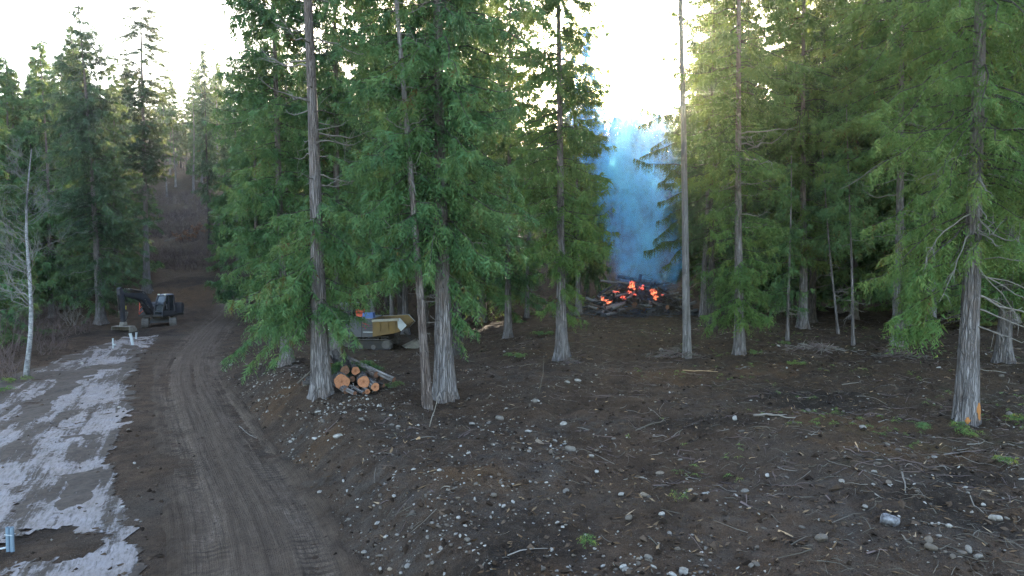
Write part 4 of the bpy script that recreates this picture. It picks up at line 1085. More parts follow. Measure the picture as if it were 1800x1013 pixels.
for k, (zx, zy, w, h, mt, lab, fw) in enumerate([
    (815, 310, 62, 60, 'flame', 'brightest red glow near the top of the pile', 1.3), (830, 235, 40, 24, 'ember', 'faint pink glow at the very top of the pile', 1.1), (970, 325, 36, 40, 'ember', 'red glow under the upright black stub', 1.35),
    (1150, 405, 44, 40, 'flame', 'red glow beside the grey pointed plank', 1.7), (1185, 480, 34, 34, 'flame', 'lower red glow above the pale slab', 1.9), (780, 390, 34, 22, 'ember', 'small glow below the brightest patch', 1.9),
    (670, 475, 52, 24, 'ember', 'pink glow along the ash covered log', 2.0), (355, 500, 22, 30, 'flame', 'red glow at the low far end of the pile', 1.9), (450, 560, 40, 20, 'flame', 'red ember streak near the ground', 2.1), (1295, 437, 18, 12, 'ember', 'tiny glow by the smoky edge of the pile', 1.6),
    (560, 385, 46, 16, 'ember', 'thin glow between black logs on the near flank', 1.9), (860, 430, 22, 18, 'ember', 'small pink glow in the middle of the pile', 1.9), (400, 530, 20, 16, 'flame', 'little ember in the low end of the pile', 2.0)]):
    rs2 = np.random.default_rng(900 + k); b = MB(); c = fpos(zx, zy, fw); sx, sz = w * K / 9, h * K / 9
    for j in range(14):
        off = rs2.normal(0, .5, 3) * np.array([sx, .15, sz])
        lump(b, rs2, off, 1.0, 1, (sx * rs2.uniform(.12, .34), .10, sz * rs2.uniform(.12, .34)), .55)
    if mt == 'flame':
        for j in range(5):
            x0 = rs2.normal(0, .5) * sx; hh = sz * rs2.uniform(.8, 1.6); P = np.array([[x0, 0, 0], [x0 + rs2.normal(0, .05), 0, hh * .4], [x0 + rs2.normal(0, .08), 0, hh * .75], [x0 + rs2.normal(0, .12), 0, hh]])
            b.tube(P, [sx * .10, sx * .12, sx * .06, .004], 6)
    if mt == 'flame':
        for j in range(4): lump(b, rs2, rs2.normal(0, .3, 3) * np.array([sx, .05, sz]) + np.array([0, -.12, 0]), 1.0, 1, (sx * .16, .06, sz * .18), .5)
    o = b.build('ember', M[mt], None, smooth=True); o.location = tuple(c); tag(o, lab, 'embers', EG)
# small slash round the pile
b = MB(); n = 1100; x = fc[0] + rs.normal(0, 2.3, n); y = fc[1] - .6 + rs.normal(0, 1.5, n); hz = np.array([heap_z(a - fc[0], c - fc[1]) for a, c in zip(x, y)]) * rs.uniform(.5, 1.05, n)
p = np.stack([x, y, z_full(x, y) + .04 + hz], -1); d = nrm(np.stack([rs.normal(0, 1, n), rs.normal(0, .7, n), rs.normal(0, .28, n)], -1)) * rs.uniform(.3, 1.3, n)[:, None]
v, q = tubes(np.stack([p - d * .5, p + rs.normal(0, .03, p.shape), p + d * .5], 1), np.broadcast_to(rs.uniform(.012, .035, (n, 1)) * np.array([[1, .9, .5]]), (n, 3)), 4); b.add(v, quads=q)
tag(b.build('slash_debris', M['charcoal']), 'charred sticks and slash heaped round the burning pile', None, None, 'stuff')

# smoke: a closed column of air with its own density
def smoke_volume():
    b = MB(); HS = 30.0; nz, ns = 30, 20
    zz = np.linspace(0, HS, nz); a = np.arange(ns) / ns * 2 * math.pi
    rad = 2.8 + 1.15 * (zz / 10) + .5 * np.sin(zz * .5); rad[0] = 3.0; rad[1] = 3.1
    cx = -.10 * zz + .6 * np.sin(zz * .25); cyy = .12 * zz
    v = np.stack([cx[:, None] + rad[:, None] * np.cos(a) * 1.25, cyy[:, None] + rad[:, None] * np.sin(a), np.broadcast_to(zz[:, None], (nz, ns))], -1).reshape(-1, 3)
    q = [(i * ns + j, i * ns + (j + 1) % ns, (i + 1) * ns + (j + 1) % ns, (i + 1) * ns + j) for i in range(nz - 1) for j in range(ns)]
    v = np.vstack([v, [(cx[0], cyy[0], 0), (cx[-1], cyy[-1], HS)]])
    t = [(nz * ns, (j + 1) % ns, j) for j in range(ns)] + [(nz * ns + 1, (nz - 1) * ns + j, (nz - 1) * ns + (j + 1) % ns) for j in range(ns)]
    b.add(v, quads=q, tris=t)
    n = NT('blue_wood_smoke'); n.n.remove(n.b)
    p = n.coord('Object')
    warp = n.new('ShaderNodeVectorMath', {0: n.noise(n.mapping(p, (1, 1, .6)), .55, 4, .6, .3, True), 1: (.5, .5, .5)}, operation='SUBTRACT').outputs[0]
    pw = n.new('ShaderNodeVectorMath', {0: warp, 1: (5.0, 5.0, 3.6)}, operation='MULTIPLY').outputs[0]
    pp = n.new('ShaderNodeVectorMath', {0: p, 1: pw}, operation='ADD').outputs[0]
    sp = n.new('ShaderNodeSeparateXYZ', {0: pp}); z = sp.outputs[2]
    ax = n.math('ADD', n.math('MULTIPLY', z, -.10), n.math('MULTIPLY', n.math('SINE', n.math('MULTIPLY', z, .25)), .6))
    dx = n.math('DIVIDE', n.math('SUBTRACT', sp.outputs[0], ax), 1.25)
    dy = n.math('SUBTRACT', sp.outputs[1], n.math('MULTIPLY', z, .12))
    r = n.math('SQRT', n.math('ADD', n.math('MULTIPLY', dx, dx), n.math('MULTIPLY', dy, dy)))
    R_ = n.math('MULTIPLY_ADD', z, .11, 1.9)
    f = n.math('SUBTRACT', 1.0, n.math('DIVIDE', r, R_), clamp=True)
    f = n.ramp(f, [(0.0, 0.0), (.5, 1.0)])
    det = n.ramp(n.noise(n.mapping(pp, (1, 1, .7)), 1.15, 8, .68), [(.44, .02), (.62, 1.0)])
    gap = n.ramp(n.noise(n.mapping(p, (1, 1, .45)), .42, 4, .6, .6), [(.36, .10), (.56, 1.0)])
    det = n.math('MULTIPLY', det, gap)
    fall = n.ramp(n.math('DIVIDE', z, 30.0), [(0.0, .30), (.05, .50), (.10, 1.0), (.3, .8), (.55, .40), (1.0, 0.0)])
    dens = n.math('MULTIPLY', n.math('MULTIPLY', f, det), fall)
    vol = n.new('ShaderNodeVolumePrincipled', {'Color': (.13, .36, 1.0), 'Density': n.math('MULTIPLY', dens, SMOKE_DENS), 'Anisotropy': .15, 'Absorption Color': (.2, .45, .95)})
    n.t.links.new(vol.outputs[0], n.out.inputs[1])
    o = b.build('smoke', n.m, None, smooth=True); o.location = (fc[0] + .25, fc[1] + .2, fc[2] - .1)
    tag(o, 'column of blue smoke rising from the burning pile', None, None, 'stuff')
SMOKE_DENS = 2.6
smoke_volume()
# ------------------------------------------------------------------ machines
M['charcoal_paint'] = simple('dark_machine_paint', (.030, .032, .046), .45, .0, dirt=(.085, .070, .060), amt=.55, scale=1.6, spec=.5)
M['house_paint'] = simple('dark_grey_panel_paint', (.055, .058, .075), .45, 0, dirt=(.09, .075, .065), amt=.45, scale=1.6, spec=.5)
M['glass'] = simple('cab_glass', (.02, .024, .03), .08, 0, spec=.9)
M['roof_sheen'] = simple('cab_roof_paint', (.16, .17, .21), .3, 0, dirt=(.08, .07, .06), amt=.4, spec=.6)
M['shoe'] = simple('dusty_track_shoe', (.16, .145, .14), .8, .2, dirt=(.05, .038, .03), amt=.7)
M['dark_steel'] = simple('greasy_steel', (.035, .034, .036), .55, .5, dirt=(.06, .045, .035), amt=.6)
M['chrome'] = simple('cylinder_rod', (.5, .5, .52), .2, .9)
M['orange'] = simple('orange_rail_paint', (.62, .09, .04), .45, 0, dirt=(.2, .07, .04), amt=.3)
M['lamp'] = simple('pale_lamp_lens', (.7, .68, .62), .2)
M['tan_steel'] = simple('worn_pale_bucket_steel', (.30, .27, .24), .6, .2, dirt=(.09, .07, .055), amt=.6)
M['yellow'] = simple('yellow_bed_paint', (.21, .125, .03), .6, 0, dirt=(.09, .06, .035), amt=.85, scale=1.4)
M['yellow_pale'] = simple('mud_dried_bed_rim', (.36, .33, .27), .7, 0, dirt=(.16, .13, .10), amt=.6)
M['grey_lip'] = simple('scoured_grey_lip', (.44, .47, .50), .45, .3, dirt=(.2, .19, .18), amt=.4)
M['blue'] = simple('blue_canister', (.07, .14, .36), .45, 0, dirt=(.1, .1, .12), amt=.3)
M['red'] = simple('red_stripe_paint', (.32, .03, .035), .5)
M['hose'] = simple('black_hose', (.012, .012, .013), .5)
M['yellow_tag'] = simple('yellow_decal', (.6, .5, .06), .5)

def crawler_track(root, y, L, h, w, n_shoe=34, z0=0.0):
    """loop of shoes round sprocket and idler"""
    r = h / 2; straight = L - h; per = 2 * straight + 2 * math.pi * r
    def pt(s):
        s %= per
        if s < straight: return (-straight / 2 + s, 0.0 - 0, 0.0, 0)
        s -= straight
        if s < math.pi * r: a = s / r; return (straight / 2 + r * math.sin(a), 0, r - r * math.cos(a), -a)
        s -= math.pi * r
        if s < straight: return (straight / 2 - s, 0, h, math.pi)
        a = (s - straight) / r; return (-straight / 2 - r * math.sin(a), 0, r + r * math.cos(a), math.pi - a)
    t = MB(); t.prism([(-L / 2 + r * .4 + .0, .09), (-straight / 2, .07), (straight / 2, .07), (L / 2 - r * .4, .14), (L / 2 - .09, r), (L / 2 - r * .4, h - .14), (straight / 2, h - .09), (-straight / 2, h - .09), (-L / 2 + r * .4, h - .14), (-L / 2 + .09, r)], y - w * .30, y + w * .30)
    tr = t.build('track', M['dark_steel'], root); tr.location.z = z0
    proto = MB(); ls = per / n_shoe; proto.box((0, 0, .018), (ls * .90, w, .036)).box((0, 0, -.02), (.035, w, .045))
    me = proto.mesh('track_shoe', M['shoe'])
    for k in range(n_shoe):
        x, _, z, a = pt((k + .5) * ls)
        o = link('track_shoe', me, tr); o.location = (x, y, z); o.rotation_euler = (0, a, 0)
    for k in range(5):
        w_ = MB(); x = -straight / 2 + straight * k / 4; w_.tube(np.array([(x, y - w * .36, r * .55 if 0 < k < 4 else r), (x, y + w * .36, r * .55 if 0 < k < 4 else r)]), r * (.42 if 0 < k < 4 else .78), 14)
        w_.build('roller', M['shoe'], tr, smooth=False)
    return tr

def bar(b, a, c, w, mi=0):
    a, c = np.array(a, float), np.array(c, float); d = c - a
    b.box((a + c) / 2, (w, w, float(np.linalg.norm(d))), frame_to(d), mi); return b

# excavator beside the track head
ep = ground_at(281, 574)
ex = empty('excavator', tuple(ep), math.atan2(-.98, -.19)); ex.scale = (.95,) * 3
tag(ex, 'dark tracked excavator with raised boom and orange rail by the cedar', 'excavator')
und = empty('undercarriage', (0, 0, 0)); und.parent = ex; und.rotation_euler = (0, 0, R(36))
b = MB(); b.box((0, 0, .55), (1.5, 1.5, .34), taper=.8).box((0, 0, .80), (1.0, 1.0, .2)); b.build('track_frame', M['dark_steel'], und)
ta = crawler_track(und, -1.02, 3.1, .72, .52); tb_ = crawler_track(und, 1.02, 3.1, .72, .52)
# flatten: tracks and frame are parts; shoes and rollers their sub-parts
for t_ in (ta, tb_):
    t_.parent = ex; t_.rotation_euler = (0, 0, R(36))
for c in list(und.children):
    c.parent = ex; c.rotation_euler = (0, 0, R(36))
bpy.data.objects.remove(und)
b = MB(); b.box((-.22, 0, .98), (2.6, 2.35, .16))
b.build('deck', M['dark_steel'], ex)
b = MB()
b.prism([(-1.45, 1.07), (-1.62, 1.25), (-1.62, 1.75), (-1.45, 1.93), (-1.25, 1.96), (-1.25, 1.07)], -1.15, 1.15); cw = b.build('counterweight', M['charcoal_paint'], ex)
b = MB(); b.prism([(-1.24, 1.07), (-1.24, 1.98), (-.5, 2.0), (-.36, 1.9), (-.36, 1.07)], -1.14, .30); eh = b.build('engine_housing', M['house_paint'], ex)
b = MB()
for k in range(6): b.box((-.82, -1.15, 1.35 + k * .09), (.62, .02, .035))
b.build('louvre', M['dark_steel'], eh)
b = MB(); b.tube(np.array([(-1.0, -.6, 1.98), (-1.0, -.6, 2.28), (-1.08, -.6, 2.34)]), .05, 8); b.build('exhaust', M['dark_steel'], ex)
b = MB(); b.prism([(-.34, 1.07), (-.34, 1.75), (.7, 1.62), (1.02, 1.4), (1.02, 1.07)], -1.14, -.45); b.build('tool_locker', M['charcoal_paint'], ex)
# cab
cabx = [(-.34, 1.07), (-.36, 2.55), (-.20, 2.66), (.55, 2.66), (.92, 1.95), (1.06, 1.35), (1.06, 1.07)]
b = MB()
def cyl_frame(y):
    pts_ = cabx + [cabx[0]]
    for i in range(len(pts_) - 1): bar(b, (pts_[i][0], y, pts_[i][1]), (pts_[i + 1][0], y, pts_[i + 1][1]), .085)
    bar(b, (.28, y, 1.07), (.28, y, 2.62), .06)
    b.box((.33, y, 1.22), (1.36, .05, .30))
cyl_frame(.36); cyl_frame(1.14)
for (x, z) in cabx: bar(b, (x, .36, z), (x, 1.14, z), .075)
b.box((.35, .75, 1.12), (1.3, .75, .1))
cab = b.build('cab', M['charcoal_paint'], ex)
b = MB(); b.prism([(x * .97 + .01, z * .985 + .012) for x, z in cabx], .385, 1.115); b.build('cab_glass', M['glass'], cab)
b = MB(); b.box((.12, .75, 2.725), (.95, .80, .06), taper=.9); b.build('cab_roof', M['roof_sheen'], cab)
b = MB(); b.box((.0, .75, 1.45), (.45, .45, .14)).box((-.2, .75, 1.85), (.12, .45, .75)); b.build('seat', M['roof_sheen'], cab)
for yy_, zz_ in ((.45, 2.74), (1.05, 2.74)):
    b = MB(); b.box((.60, yy_, zz_), (.07, .16, .1)); b.build('work_light', M['lamp'], cab)
b = MB(); bar(b, (.95, 1.2, 1.5), (1.1, 1.38, 1.95), .03); b.box((1.1, 1.4, 2.02), (.05, .18, .28)); b.build('mirror', M['dark_steel'], cab)
b = MB(); b.box((-.38, 1.175, 1.55), (.05, .02, .5)).box((.62, 1.20, 1.75), (.03, .03, .45)); b.build('door_handle', M['roof_sheen'], cab)
# boom, arm, cylinders
boom = [(.55, 1.28), (1.05, 2.35), (1.62, 2.86), (2.5, 3.0), (4.02, 3.12), (4.05, 2.92), (2.5, 2.62), (1.95, 2.42), (1.50, 1.95), (.92, 1.20)]
b = MB(); b.prism(boom, -.34, .02); bo = b.build('boom', M['charcoal_paint'], ex)
for y_ in (-.46, .14):
    b = MB(); b.tube(np.array([(.98, y_, 1.10), (1.38, y_, 1.72)]), .075, 10); b.build('cylinder', M['dark_steel'], bo)
    b = MB(); b.tube(np.array([(1.36, y_, 1.70), (1.86, y_, 2.50)]), .04, 8); b.build('cylinder_rod', M['chrome'], bo)
b = MB(); b.tube(np.array([(1.75, -.16, 3.06), (3.1, -.16, 3.32)]), .075, 10); b.build('cylinder', M['dark_steel'], bo)
b = MB(); b.tube(np.array([(3.05, -.16, 3.31), (4.15, -.16, 3.46)]), .04, 8); b.build('cylinder_rod', M['chrome'], bo)
b = MB()
for k, y_ in enumerate((-.30, -.02)): b.tube(np.array([(1.2, y_, 2.62), (1.7, y_, 3.02), (2.6, y_, 3.12), (3.5, y_, 3.2), (3.85, y_, 3.0), (3.75, y_, 2.55)]), .028, 6)
b.build('hose', M['hose'], bo)
arm = [(4.18, 3.52), (4.36, 3.40), (4.26, 2.4), (4.02, .78), (3.84, .78), (3.78, 1.6), (3.86, 2.9), (4.0, 3.45)]
b = MB(); b.prism(arm, -.30, -.02); ar = b.build('arm', M['charcoal_paint'], ex)
b = MB(); b.tube(np.array([(4.40, -.16, 2.95), (4.30, -.16, 1.75)]), .065, 10); b.build('cylinder', M['dark_steel'], ar)
b = MB(); b.tube(np.array([(4.30, -.16, 1.8), (4.22, -.16, 1.05)]), .036, 8); b.build('cylinder_rod', M['chrome'], ar)
b = MB(); b.box((3.72, -.02, 1.9), (.12, .02, .3)); b.build('decal', M['yellow_tag'], ar)
b = MB()
for y_ in (-.34, .02): b.tube(np.array([(3.9, y_, 2.9), (3.66, y_, 2.4), (3.72, y_, 1.7), (3.7, y_, 1.1), (3.86, y_, .85)]), .026, 6)
b.build('hose', M['hose'], ar)
b = MB(); b.prism([(3.45, 1.55), (3.62, 1.55), (3.86, .72), (3.70, .66)], -.26, -.06); b.build('bucket_link', M['tan_steel'], ar)
b = MB(); b.box((3.9, -.16, .64), (.40, .42, .26), taper=.85).tube(np.array([(3.68, -.16, .5), (4.12, -.16, .5)]), .12, 10); b.build('tilt_coupler', M['tan_steel'], ex)
b = MB()
sec = [(4.22, .44), (3.62, .44), (3.42, .20), (3.40, -.05), (3.60, -.22), (3.95, -.26), (4.28, -.14)]
bw = .78
for i in range(len(sec) - 1):
    (x0, z0), (x1, z1) = sec[i], sec[i + 1]; d = np.array([x1 - x0, 0, z1 - z0]); L_ = float(np.linalg.norm(d)); ang = math.atan2(-(z1 - z0), x1 - x0)
    b.box(((x0 + x1) / 2, -.16, (z0 + z1) / 2), (L_ + .03, bw * 2, .035), rot_y(ang))
b.prism(sec, -.16 - bw - .03, -.16 - bw); b.prism(sec, -.16 + bw, -.16 + bw + .03)
bk = b.build('bucket', M['tan_steel'], ex)
b = MB(); b.box((4.3, -.16, -.14), (.16, bw * 2 + .04, .05)); b.build('cutting_edge', M['dark_steel'], bk)
# orange guard rail over the steps
b = MB()
for x0, x1, z0, z1 in ((1.02, .92, 1.1, 2.05), (.45, .45, 1.7, 2.3)): b.tube(np.array([(x0, -1.1, z0), (x1, -1.1, z1)]), .035, 8)
b.tube(np.array([(.92, -1.1, 2.05), (.45, -1.1, 2.3), (-.2, -1.1, 2.3), (-.2, -1.1, 1.75)]), .035, 8); b.tube(np.array([(.97, -1.1, 1.6), (.3, -1.1, 1.95)]), .028, 8); b.tube(np.array([(1.02, -1.1, 1.1), (1.02, -.6, 1.5), (.92, -.55, 2.0), (.92, -1.1, 2.05)]), .03, 8)
b.build('guard_rail', M['orange'], ex, smooth=True)

# tracked dumper behind the log stack, cab hidden in the boughs
dp = ground_at(643, 611)
du = empty('tracked_dumper', tuple(dp), R(176)); tag(du, 'tracked dumper with yellow tipping bed parked half behind the cedar boughs', 'dumper')
du.scale = (1.05,) * 3
crawler_track(du, -.85, 3.5, .62, .50, 36); crawler_track(du, .85, 3.5, .62, .50, 36)
b = MB(); b.box((0, 0, .62), (3.0, 1.2, .26)); b.build('chassis', M['dark_steel'], du)
b = MB(); b.prism([(-.78, .74), (-.78, 1.62), (-.62, 1.74), (.52, 1.74), (.62, 1.66), (.66, .74)], -1.05, 1.05); hs = b.build('engine_housing', M['house_paint'], du)
b = MB(); b.box((-.08, 1.058, 1.2), (.025, .02, .95)).box((-.08, -1.058, 1.2), (.025, .02, .95)); b.build('panel_seam', M['dark_steel'], hs)
for sy in (1, -1):
    for k in range(5):
        b = MB(); b.box((-.44, 1.06 * sy, 1.02 + k * .13), (.56, .025, .045)); b.build('slat', M['charcoal_paint'] if k else M['grey_lip'], hs)
    b = MB(); b.prism([(-.14, 1.58), (-.52, 1.42), (-.52, 1.34), (-.14, 1.50)], 1.058 * sy, 1.066 * sy).prism([(-.14, 1.40), (-.34, 1.24), (-.34, 1.18), (-.14, 1.32)], 1.058 * sy, 1.066 * sy); b.build('stripe', M['red'], hs)
b = MB(); b.box((0, 0, 1.762), (1.35, 2.1, .04)); b.build('hood_rim', M['roof_sheen'], hs)
b = MB(); b.box((-.35, .55, 1.92), (.62, .5, .28), taper=.9)
for x in (-.52, -.38, -.24): b.box((x, .81, 1.90), (.035, .02, .16))
b.build('fluid_tank', M['blue'], du)
b = MB()
for x in (.02, .36): b.tube(np.array([(x, .55, 1.78), (x, .55, 2.25)]), .02, 6); b.tube(np.array([(x, .15, 1.78), (x, .15, 2.25)]), .02, 6)
b.box((.19, .35, 2.12), (.40, .48, .10)).box((.19, .35, 1.92), (.36, .44, .16)); b.build('guard_frame', M['orange'], du)
b = MB(); pb = [(-.72, 1.72), (-2.25, 1.80), (-2.62, 1.42), (-2.30, 1.12), (-1.9, .98), (-.72, .78)]
b.prism(pb, -1.12, -1.06); b.prism(pb, 1.06, 1.12)
for i in (2, 3, 4): 
    (x0, z0), (x1, z1) = pb[i], pb[(i + 1) % 6]; L_ = math.hypot(x1 - x0, z1 - z0); b.box(((x0 + x1) / 2, 0, (z0 + z1) / 2), (L_ + .03, 2.12, .05), rot_y(math.atan2(-(z1 - z0), x1 - x0)))
b.box((-.75, 0, 1.25), (.05, 2.12, .95))
bed = b.build('dump_bed', M['yellow'], du)
b = MB()
for sy in (1, -1): bar(b, (-.70, 1.13 * sy, 1.66), (-2.2, 1.13 * sy, 1.74), .13)
b.build('bed_rim', M['yellow_pale'], bed)
for sy in (1, -1):
    b = MB(); b.prism([(-2.14, 1.80), (-2.28, 1.82), (-2.66, 1.42), (-2.34, 1.10), (-2.16, 1.30)], 1.125 * sy, 1.15 * sy); b.build('bed_lip', M['grey_lip'], bed)
for x in (-1.15, -1.6, -2.0):
    for sy in (1, -1):
        b = MB(); b.box((x, 1.14 * sy, 1.34 if x > -1.9 else 1.38), (.06, .05, .46)); b.build('rib', M['yellow'], bed)
b = MB()
cp = [(.72, .78), (.72, 2.45), (1.55, 2.45), (1.85, 1.6), (1.85, .78)]
for y in (-.95, .2):
    for i in range(5): bar(b, (cp[i][0], y, cp[i][1]), (cp[(i + 1) % 5][0], y, cp[(i + 1) % 5][1]), .08)
for x, z in cp: bar(b, (x, -.95, z), (x, .2, z), .075)
b.box((1.28, -.37, 1.0), (1.12, 1.1, .42)); cb = b.build('cab', M['charcoal_paint'], du)
b = MB(); b.prism([(x * .985 + .015, z * .985) for x, z in cp], -.92, .17); b.build('cab_glass', M['glass'], cb)
b = MB(); b.box((1.12, -.37, 2.51), (.95, 1.15, .06)); b.build('cab_roof', M['roof_sheen'], cb)
b = MB(); b.box((1.25, .66, 1.0), (1.1, .75, .3)); b.build('fender', M['roof_sheen'], du)
b = MB(); b.box((1.9, .6, 1.15), (.1, .2, .14)); b.build('headlight', M['lamp'], du)
# yellow grapple bucket left on the ground by the dumper
gp = ground_at(723, 612)
bk = empty('loose_bucket', tuple(gp), R(200)); tag(bk, 'muddy tan bucket attachment lying on the soil beyond the dumper bed', 'machine attachment')
b = MB(); sec = [(-.35, .5), (-.5, .2), (-.3, .02), (.2, .0), (.5, .12)]
for i in range(4):
    (x0, z0), (x1, z1) = sec[i], sec[i + 1]; b.box(((x0 + x1) / 2, 0, (z0 + z1) / 2), (math.hypot(x1 - x0, z1 - z0) + .02, .8, .03), rot_y(math.atan2(-(z1 - z0), x1 - x0)))
b.prism(sec, -.42, -.39); b.prism(sec, .39, .42); b.build('shell', M['tan_steel'], bk)
b = MB(); bar(b, (-.3, .1, .5), (-.75, .2, .85), .08); bar(b, (-.1, -.2, .45), (.4, -.3, .95), .07); b.build('lug', M['dark_steel'], bk)

# ------------------------------------------------------------------ pipes
M['pvc_blue'] = simple('blue_grey_pipe', (.15, .21, .28), .45, 0, dirt=(.14, .14, .15), amt=.35)
M['pvc_white'] = simple('white_pipe', (.44, .47, .51), .4, 0, dirt=(.3, .28, .26), amt=.3)
sp = ground_at(18, 969); st = empty('standpipe', tuple(sp)); tag(st, 'pair of strapped blue grey standpipes rising from the mud hollow', 'pipes')
for dx in (-.035, .045):
    b = MB(); P = np.array([(dx, 0, -.1), (dx, 0, .2), (dx + .004, 0, .47)]); b.tube(P, .036, 16, cap=False); b.tube(P[[2, 1]] + [0, 0, .001], [.030, .030], 16, cap=False)
    b.add(np.array([(dx + .036 * math.cos(a), .036 * math.sin(a), .47) for a in np.arange(16) / 16 * 6.2832] + [(dx + .030 * math.cos(a), .030 * math.sin(a), .47) for a in np.arange(16) / 16 * 6.2832]), quads=[(i, (i + 1) % 16, 16 + (i + 1) % 16, 16 + i) for i in range(16)])
    b.build('pipe', M['pvc_blue'], st, smooth=True)
b = MB(); b.box((.005, -.040, .33), (.155, .006, .014), rot_y(.12)).box((.005, .040, .33), (.155, .006, .014), rot_y(.12)); b.build('strap', M['pvc_white'], st)
b = MB(); b.tube(np.array([(-.06, -.01, .075), (-.35, -.05, .03), (-.9, -.1, -.01)]), .018, 10); b.build('side_pipe', M['pvc_white'], st, smooth=True)
for k, (px, py, h, r, lean, lab) in enumerate([(234, 607, .74, .085, -.16, 'leaning white pipe stub at the head of the fabric'), (199, 613, .62, .045, .0, 'thin upright white pipe at the fabric edge under the bucket'), (239, 596, .42, .06, .05, 'short pale pipe behind the leaning pipe stub')]):
    p = ground_at(px, py); o = empty('pipe_stub', tuple(p)); tag(o, lab, 'pipe')
    b = MB(); P = np.array([(0, 0, -.1), (lean * .5, 0, h * .5), (lean, 0, h)]); b.tube(P, r, 14, cap=False); b.build('pipe', M['pvc_white'], o, smooth=True)
    b = MB(); b.tube(np.array([(lean * .96, 0, h * .93), (lean * 1.01, 0, h + .01)]), r * 1.14, 14); b.build('collar', M['pvc_white'], o, smooth=False)
    if k == 1:
        b = MB(); b.tube(np.array([(.03, 0, h * .38), (.16, -.02, h * .40)]), r * 1.1, 10); b.build('tee', M['pvc_white'], o)
# ------------------------------------------------------------------ stones
def mat_stone(name, a, b_, c2):
    n = NT(name); p = n.coord('Object'); oi = n.new('ShaderNodeObjectInfo').outputs['Random']
    c = n.mix(n.ramp(n.noise(p, 2.2, 6, .65), [(.35, 0.0), (.65, 1.0)]), a, b_)
    c = n.mix(n.ramp(n.math('FRACT', n.math('ADD', oi, n.math('MULTIPLY', n.attr('tint'), 7.3))), [(.1, 0.0), (.75, 1.0)]), c, c2)
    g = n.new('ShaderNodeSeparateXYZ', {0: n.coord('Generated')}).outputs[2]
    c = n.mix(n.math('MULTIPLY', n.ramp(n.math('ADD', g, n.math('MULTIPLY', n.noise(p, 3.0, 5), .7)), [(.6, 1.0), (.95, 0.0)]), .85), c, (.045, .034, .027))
    return n.fin(c, .85, n.bump(n.noise(p, 7, 6, .7), .4, .03), 0, .25)
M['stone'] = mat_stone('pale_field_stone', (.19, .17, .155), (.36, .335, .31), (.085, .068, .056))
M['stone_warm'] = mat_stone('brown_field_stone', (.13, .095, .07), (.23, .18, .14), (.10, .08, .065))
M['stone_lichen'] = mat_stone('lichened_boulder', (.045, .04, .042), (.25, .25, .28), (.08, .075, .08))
rs = np.random.default_rng(55)
def stone_mesh(seed, mat, sub=1):
    r = np.random.default_rng(seed); v, f = ICO[sub]; w = v.copy()
    for _ in range(9):
        n_ = nrm(r.normal(0, 1, 3)); cut = r.uniform(.62, .92); d = w @ n_; w = w - np.maximum(d - cut, 0)[:, None] * n_[None]
    w = w * (1 + r.normal(0, .035, len(v)))[:, None] * np.array([1.0, r.uniform(.65, .9), r.uniform(.5, .75)])
    b = MB(); b.add(w, tris=f); return b.mesh('stone', M[mat], smooth=False)
SM = [stone_mesh(k, 'stone') for k in range(9)] + [stone_mesh(20 + k, 'stone_warm') for k in range(3)]
def stone(p, r, me, label, group=None, sink=.22):
    o = link('stone', me); o.location = (p[0], p[1], p[2] + r * (.55 - sink * 1.6)); s = r
    o.scale = (s * random.uniform(.9, 1.25), s * random.uniform(.85, 1.1), s * random.uniform(.85, 1.15)); o.rotation_euler = (random.uniform(-.35, .35), random.uniform(-.35, .35), random.uniform(0, 6.28))
    tag(o, label, 'stone', group); return o
